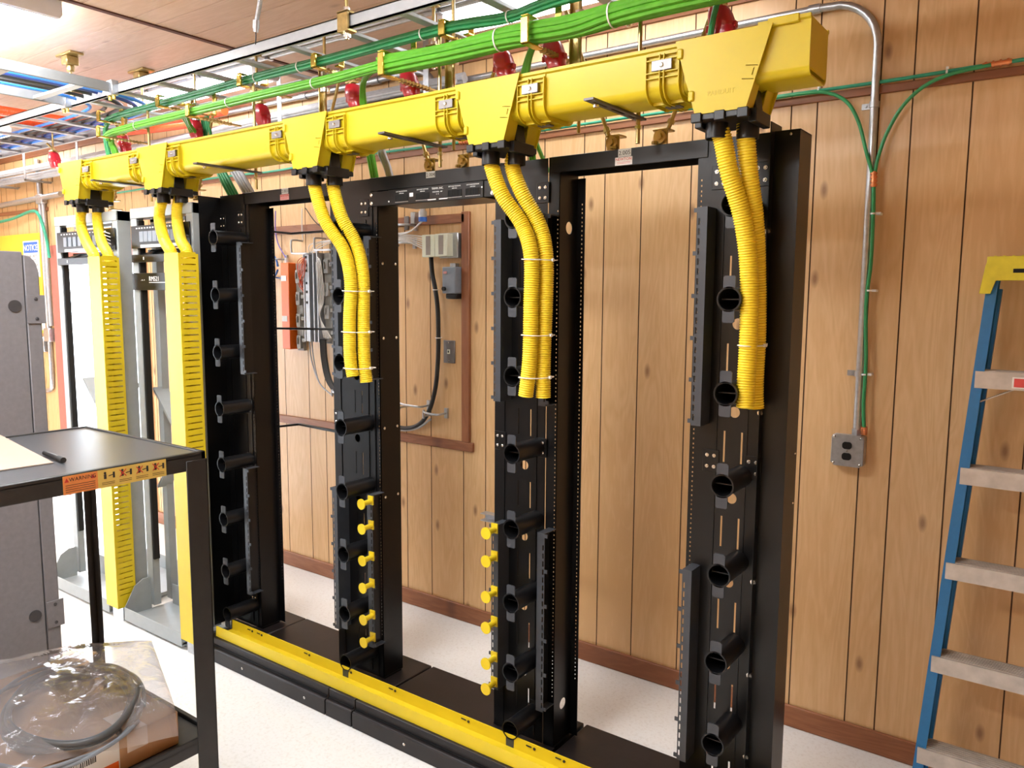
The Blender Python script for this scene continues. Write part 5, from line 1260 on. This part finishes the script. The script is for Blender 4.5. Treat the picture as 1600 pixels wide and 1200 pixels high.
m = MB(); m.box(-6.95, -6.845, WY - 0.05, WY, 2.385, 2.46); m.build('junction_box', 'zinc', t, bevel=0.006); m = MB(); m.box(-6.945, -6.845, WY - 0.055, WY, 1.27, 1.38); m.build('junction_box', 'zinc', t, bevel=0.006)
m = MB(); m.box(-7.04, -6.965, WY - 0.05, WY, 1.18, 1.31); m.build('outlet_box', 'zinc', t, bevel=0.006)
tag(MB().tube([(-8.25, WY - 0.03, 2.26), (-7.5, WY - 0.03, 2.29), (-7.1, WY - 0.03, 2.335), (-6.93, WY - 0.04, 2.30), (-6.80, WY - 0.05, 2.12), (-6.76, WY - 0.05, 1.95)], 0.012, 8, 6).build('ground_cable', 'greenr'), 'green cable bending down beside the far left conduits', 'cable')

# ================================================================== BLUE STEP LADDER (folded, leaning on the wall at right)
t = thing('step_ladder', 'blue fibreglass step ladder with yellow cap leaning on the wall at the right edge', 'ladder', (-0.08, 0.5, 0))
LT, LB_ = 1.735, 0.0
def lad(z): return 0.425 + (0.590 - 0.425) * z / LT          # front rail y at height z
def hw(z): return 0.277 - (0.277 - 0.172) * z / LT           # half width
CX = -0.082
for s in (-1, 1):
    m = MB()
    def sec(z):
        x = CX + s * hw(z); y = lad(z); i = -s
        return [V(x, y, z), V(x + i * 0.030, y, z), V(x + i * 0.030, y + 0.004, z), V(x + i * 0.004, y + 0.004, z), V(x + i * 0.004, y + 0.066, z), V(x + i * 0.030, y + 0.066, z), V(x + i * 0.030, y + 0.070, z), V(x, y + 0.070, z)]
    m.rings([sec(LB_), sec(LT)]); m.build('front_rail', 'blue', t)
    m = MB()
    a = V(CX + s * (hw(0) - 0.02), lad(0) + 0.135, 0.03); b = V(CX + s * (hw(LT) - 0.02), lad(LT) + 0.095, LT - 0.03)
    m.bar(a, b, 0.030, 0.030, UY); m.build('rear_rail', 'blue', t)
    m = MB(); x = CX + s * hw(0); m.box(x - 0.012, x + 0.012 - s * 0.02, lad(0) - 0.006, lad(0) + 0.08, 0.0, 0.05); m.build('foot', 'black2', t, bevel=0.004)
for i, z in enumerate((1.452, 1.150, 0.848, 0.546, 0.244)):
    y = lad(z); h = hw(z) - 0.006
    m = MB(); m.extr([(y - 0.006, z - 0.052), (y - 0.006, z), (y + 0.078, z), (y + 0.078, z - 0.030), (y + 0.074, z - 0.030), (y + 0.074, z - 0.004), (y - 0.002, z - 0.004), (y - 0.002, z - 0.052)], CX - h, CX + h, 'x')
    for k in range(6): m.box(CX - h, CX + h, y + 0.004 + k * 0.012, y + 0.008 + k * 0.012, z, z + 0.0025)
    st = m.build('step', 'alu', t)
    q = MB()
    for s in (-1, 1): screw(q, CX + s * (hw(z) - 0.012), y - 0.0, z - 0.028, 0.006)
    q.each('rivet', 'screw', st)
    m = MB()
    for s in (-1, 1): m.bar((CX + s * (h - 0.01), y + 0.03, z - 0.10), (CX + s * (h - 0.14), y + 0.035, z - 0.035), 0.004, 0.022, UY)
    if i in (0, 4): m.each('brace', 'alu', t)
    if i == 0:
        p = MB().box(CX - 0.085, CX + 0.06, y - 0.0075, y - 0.006, z - 0.046, z - 0.012).build('label', 'white', st)
        MB().box(CX - 0.080, CX + 0.055, y - 0.0082, y - 0.0075, z - 0.042, z - 0.016).build('label_panel', 'ltred', p)
        MB().text('WARNING', 0.016, (CX - 0.012, y - 0.0084, z - 0.035), UX, UZ, 0.0003, 'CENTER').build('lettering', 'white', p)
m = MB(); ct = LT + 0.068; yc0 = lad(LT) - 0.022
m.extr([(CX - 0.190, LT - 0.045), (CX - 0.178, LT + 0.040), (CX - 0.170, ct), (CX + 0.170, ct), (CX + 0.178, LT + 0.040), (CX + 0.190, LT - 0.045), (CX + 0.160, LT - 0.045), (CX + 0.148, LT - 0.005), (CX - 0.148, LT - 0.005), (CX - 0.160, LT - 0.045)], yc0, yc0 + 0.012, 'y')
m.box(CX - 0.176, CX + 0.176, yc0 + 0.012, yc0 + 0.150, ct - 0.030, ct)
m.extr([(CX - 0.190, LT - 0.045), (CX - 0.170, ct), (CX - 0.155, ct), (CX - 0.165, LT - 0.045)], yc0 + 0.012, yc0 + 0.14, 'y'); m.extr([(CX + 0.190, LT - 0.045), (CX + 0.165, LT - 0.045), (CX + 0.155, ct), (CX + 0.170, ct)], yc0 + 0.012, yc0 + 0.14, 'y')
for k in range(14): m.box(CX - 0.16 + k * 0.024, CX - 0.152 + k * 0.024, yc0 + 0.02, yc0 + 0.14, ct, ct + 0.003)
c = m.build('top_cap', 'lime', t, bevel=0.003)
MB().box(CX - 0.105, CX + 0.105, yc0 - 0.0008, yc0 + 0.002, LT + 0.018, LT + 0.030).build('tool_slot', 'dark', c)

# ================================================================== CART, ITS LOAD, AND THE GREY CABINET
CX0, CX1, CY0, CY1, CT = -2.455, -1.826, -1.72, -1.088, 1.272
t = thing('utility_cart', 'dark grey steel utility cart in the left foreground', 'cart', ((CX0 + CX1) / 2, (CY0 + CY1) / 2, 0))
m = MB(); w_ = 0.014
m.box(CX0, CX1, CY0, CY1, CT - 0.012, CT - 0.006)
for a in ((CX0, CX1, CY0, CY0 + w_), (CX0, CX1, CY1 - w_, CY1), (CX0, CX0 + w_, CY0, CY1), (CX1 - w_, CX1, CY0, CY1)): m.box(*a, CT - 0.046, CT)
top = m.build('top_shelf', 'cart', t, bevel=0.002)
MB().box(CX0 + w_, CX1 - w_, CY0 + w_, CY1 - w_, CT - 0.006, CT - 0.003).build('mat', 'cartop', top)
for zz in (0.50, 0.12):
    m = MB(); m.box(CX0, CX1, CY0, CY1, zz - 0.012, zz - 0.006)
    for a in ((CX0, CX1, CY0, CY0 + w_), (CX0, CX1, CY1 - w_, CY1), (CX0, CX0 + w_, CY0, CY1), (CX1 - w_, CX1, CY0, CY1)): m.box(*a, zz - 0.040, zz + 0.006)
    m.build('lower_shelf', 'cart', t, bevel=0.002)
for x, sx in ((CX0, 1), (CX1, -1)):
    for y, sy in ((CY0, 1), (CY1, -1)):
        m = MB(); ly = 0.056 if sx < 0 else 0.022
        m.box(x - sx * 0.002, x + sx * 0.030, y - sy * 0.002, y + sy * 0.002, 0.08, CT - 0.02); m.box(x - sx * 0.002, x + sx * 0.002, y - sy * 0.002, y + sy * ly, 0.08, CT - 0.02)
        m.build('post', 'cart', t, bevel=0.001)
        q = MB(); q.cyl((x + sx * 0.02 - 0.012, y + sy * 0.02, 0.045), (x + sx * 0.02 + 0.012, y + sy * 0.02, 0.045), 0.045, 20); q.each('caster', 'black2', t)
        q = MB(); q.box(x + sx * 0.02 - 0.018, x + sx * 0.02 + 0.018, y + sy * 0.02 - 0.02, y + sy * 0.02 + 0.02, 0.05, 0.10); q.build('caster_fork', 'zinc', t)
# warning label on the side rail facing right
lx = CX1 + 0.0006
lab = MB(); lab.box(CX1, lx, -1.443, -1.198, CT - 0.046, CT - 0.0035); lo = lab.build('warning_label', 'wlaby', top)
MB().box(lx, lx + 0.0003, -1.443, -1.366, CT - 0.046, CT - 0.0035).build('warning_panel', 'wlab', lo)
m = MB(); o_ = lambda y, z: (lx + 0.0006, y, z)
m.text('WARNING', 0.0125, o_(-1.430, CT - 0.017), UY, UZ, 0.0001)
for k in range(4): m.box(lx + 0.0003, lx + 0.0006, -1.438, -1.372, CT - 0.026 - 0.005 * k, CT - 0.0248 - 0.005 * k)
for k in range(4):
    y = -1.357 + k * 0.041
    for j in range(2): m.box(lx, lx + 0.0003, y, y + 0.030, CT - 0.039 + 0.004 * j, CT - 0.038 + 0.004 * j)
    m.cyl((lx, y + 0.008, CT - 0.012), (lx + 0.0004, y + 0.008, CT - 0.012), 0.003, 10); m.box(lx, lx + 0.0003, y + 0.005, y + 0.011, CT - 0.026, CT - 0.015)
    m.bar((lx + 0.0002, y + 0.016, CT - 0.020), (lx + 0.0002, y + 0.026, CT - 0.018), 0.0003, 0.002); m.box(lx, lx + 0.0003, y + 0.026, y + 0.031, CT - 0.026, CT - 0.012)
m.build('lettering', 'ink', lo)
m = MB()
for k in (1, 2, 3):
    y = -1.357 + k * 0.041
    m.bar((lx + 0.0005, y + 0.001, CT - 0.027), (lx + 0.0005, y + 0.017, CT - 0.010), 0.0003, 0.002); m.bar((lx + 0.0005, y + 0.017, CT - 0.027), (lx + 0.0005, y + 0.001, CT - 0.010), 0.0003, 0.002)
for y in (-1.436, -1.378): m.add([o_(y - 0.004, CT - 0.018), o_(y + 0.006, CT - 0.018), o_(y + 0.001, CT - 0.008)], [(0, 1, 2)])
m.build('prohibition_marks', 'rink', lo)
# folder and pen on the cart top
t = thing('paper_folder', 'tan paper folder lying on the cart top', 'folder', (-2.2, -1.45, CT))
def leaf(z, dz, k):
    A = V(-1.985, -1.392, 0); u = V(-1, 0.10, 0).normalized(); v = V(-0.06, -1, 0).normalized()
    q = []
    for a, b in ((0, 0), (0.44, 0), (0.44, 0.30), (0, 0.30)): p = A + u * a + v * b; q.append((p.x, p.y, z + dz * a / 0.44))
    return q
m = MB()
for z, dz, th in ((CT - 0.0025, 0.0, 0.0012), (CT - 0.001, 0.018, 0.0012)):
    q = leaf(z, dz, 0); r_ = [(a, b, c_ + th) for a, b, c_ in q]
    m.rings([q, r_])
m.build('cover', 'manila', t, smooth=False)
m = MB()
for k in range(2):
    q = leaf(CT - 0.0013 + 0.0004 * k, 0.004 + 0.004 * k, 0); r_ = [(a, b, c_ + 0.0004) for a, b, c_ in q]; m.rings([q, r_])
m.build('sheets', 'white', t, smooth=False)
t = thing('marker_pen', 'black marker pen beside the tip of the tan folder', 'pen', (-1.975, -1.39, CT))
m = MB(); m.cyl((-1.978, -1.374, CT + 0.004), (-2.10, -1.362, CT + 0.004), 0.006, 12); m.build('barrel', 'black2', t)
m = MB(); m.cyl((-1.972, -1.3745, CT + 0.004), (-2.005, -1.3715, CT + 0.004), 0.0068, 12); m.build('cap', 'ink', t)
# cardboard box on the middle shelf
t = thing('cardboard_box', 'flat brown cardboard box with white barcode label on the lower cart shelf', 'box', (-2.13, -1.4, 0.495))
BX0, BX1, BY0, BY1, BZ0, BZ1 = -2.42, -1.858, -1.69, -1.178, 0.495, 0.585
MB().box(BX0, BX1, BY0, BY1, BZ0, BZ1).build('carton', 'card', t, bevel=0.002)
m = MB(); m.box(BX1, BX1 + 0.0006, -1.315, -1.262, BZ1 - 0.05, BZ1 + 0.0006); m.box(BX1 - 0.12, BX1 + 0.0006, -1.315, -1.262, BZ1, BZ1 + 0.0006); m.build('tape', 'tape', t)
lb = MB().box(BX1, BX1 + 0.0006, -1.53, -1.335, BZ0 + 0.006, BZ1 - 0.006).build('shipping_label', 'white', t)
m = MB(); y = -1.515; random.seed(3)
while y < -1.39:
    w = random.choice((0.0012, 0.002, 0.003)); m.box(BX1 + 0.0006, BX1 + 0.0009, y, y + w, BZ1 - 0.034, BZ1 - 0.014); y += w + random.choice((0.0012, 0.002))
for k in range(3): m.box(BX1 + 0.0006, BX1 + 0.0009, -1.515, -1.41 - 0.02 * k, BZ0 + 0.018 + 0.010 * k, BZ0 + 0.021 + 0.010 * k)
m.build('barcode', 'ink', lb)
MB().box(BX1 + 0.0006, BX1 + 0.0009, -1.378, -1.338, BZ0 + 0.008, BZ0 + 0.032).build('orange_sticker', 'orange', lb)
# clear plastic bag with a coil of grey cable on top of the box
from mathutils import noise
def bagpt(u, v):
    A, B, C_, D = V(-2.33, -0.985, 0), V(-1.822, -1.20, 0), V(-1.90, -1.80, 0), V(-2.62, -1.62, 0)
    p = (A * (1 - u) + B * u) * (1 - v) + (D * (1 - u) + C_ * u) * v
    e = (4 * u * (1 - u)) ** 0.45 * (4 * v * (1 - v)) ** 0.45
    nz = noise.noise(V(p.x * 9, p.y * 9, 3.1)) * 0.5 + noise.noise(V(p.x * 22, p.y * 22, 7.7)) * 0.3 + abs(noise.noise(V(p.x * 6 + p.y * 7, p.y * 5, 1.3))) * 0.5
    z = BZ1 + 0.010 + 0.055 * e + 0.024 * nz * (0.25 + 0.75 * e)
    if p.x > BX1: z -= (p.x - BX1) * 1.6
    if p.y > BY1: z -= (p.y - BY1) * 0.10
    return V(p.x, p.y, z)
N = 60
m = MB(); m.add([bagpt(i / N, j / N) for j in range(N + 1) for i in range(N + 1)], [(j * (N + 1) + i, j * (N + 1) + i + 1, (j + 1) * (N + 1) + i + 1, (j + 1) * (N + 1) + i) for j in range(N) for i in range(N)])
tag(m.build('plastic_bag', 'film'), 'clear plastic bag with coiled grey cable lying on the cardboard box', 'bag')
t2_ = thing('coiled_cable', 'grey cable coiled inside the clear plastic bag', 'cable', (-2.08, -1.38, BZ1 + 0.01))
m = MB(); pts = []
for k in range(64):
    a = 2 * math.pi * k / 20 + 0.3; tt = k / 63
    rx = 0.205 + 0.012 * math.sin(k * 0.55); ry = 0.150 + 0.010 * math.cos(k * 0.4)
    pts.append((-2.055 + rx * math.cos(a) * 1.0 + 0.01 * math.sin(k), -1.355 + ry * math.sin(a) - 0.15 * rx * math.cos(a), BZ1 + 0.016 + 0.012 * tt * 2))
m.tube(pts, 0.0085, 10, 4); m.build('cable', mat('slate_grey_cable', (0.085, 0.095, 0.105), 0.4), t2_)
m = MB(); pts = []
for k in range(44):
    a = 2 * math.pi * k / 22 + 1.0
    rx = 0.262 + 0.010 * math.sin(k * 0.5); ry = 0.205
    pts.append((-2.075 + rx * math.cos(a), -1.375 + ry * math.sin(a) - 0.18 * rx * math.cos(a), BZ1 + 0.012 + 0.010 * math.sin(k * 0.8) ** 2))
m.tube(pts, 0.0050, 8, 4); m.build('thin_lead', 'slate', t2_)

# grey cabinet behind the cart
t = thing('steel_cabinet', 'tall grey steel cabinet with hinged door behind the cart at the left edge', 'cabinet', (-3.45, -1.7, 0))
KX = -3.0
MB().box(KX - 0.85, KX, -2.55, -1.0175, 0.0, 1.818).build('body', 'cab', t, bevel=0.004, seg=2)
MB().extr([(-1.0145, 0.03), (-1.0145, 1.808), (-0.992, 1.802), (-0.975, 1.780), (-0.967, 1.745), (-0.967, 0.06), (-0.975, 0.04)], KX - 0.85, KX, 'x').build('door', 'cab', t, bevel=0.003)
for z in (1.618, 0.50):
    m = MB(); m.box(KX, KX + 0.006, -1.014, -0.955, z - 0.050, z + 0.050); h = m.build('hinge', 'cab', t, bevel=0.001)
    q = MB(); screw(q, KX + 0.006, -0.985, z + 0.036, 0.006, (1, 0, 0)); screw(q, KX + 0.006, -0.985, z - 0.033, 0.006, (1, 0, 0)); q.each('screw', 'cabd', h)
    m = MB(); m.cyl((KX, -1.052, z + 0.012), (KX + 0.004, -1.052, z + 0.012), 0.021, 20); m.build('plug', 'cabd', t)
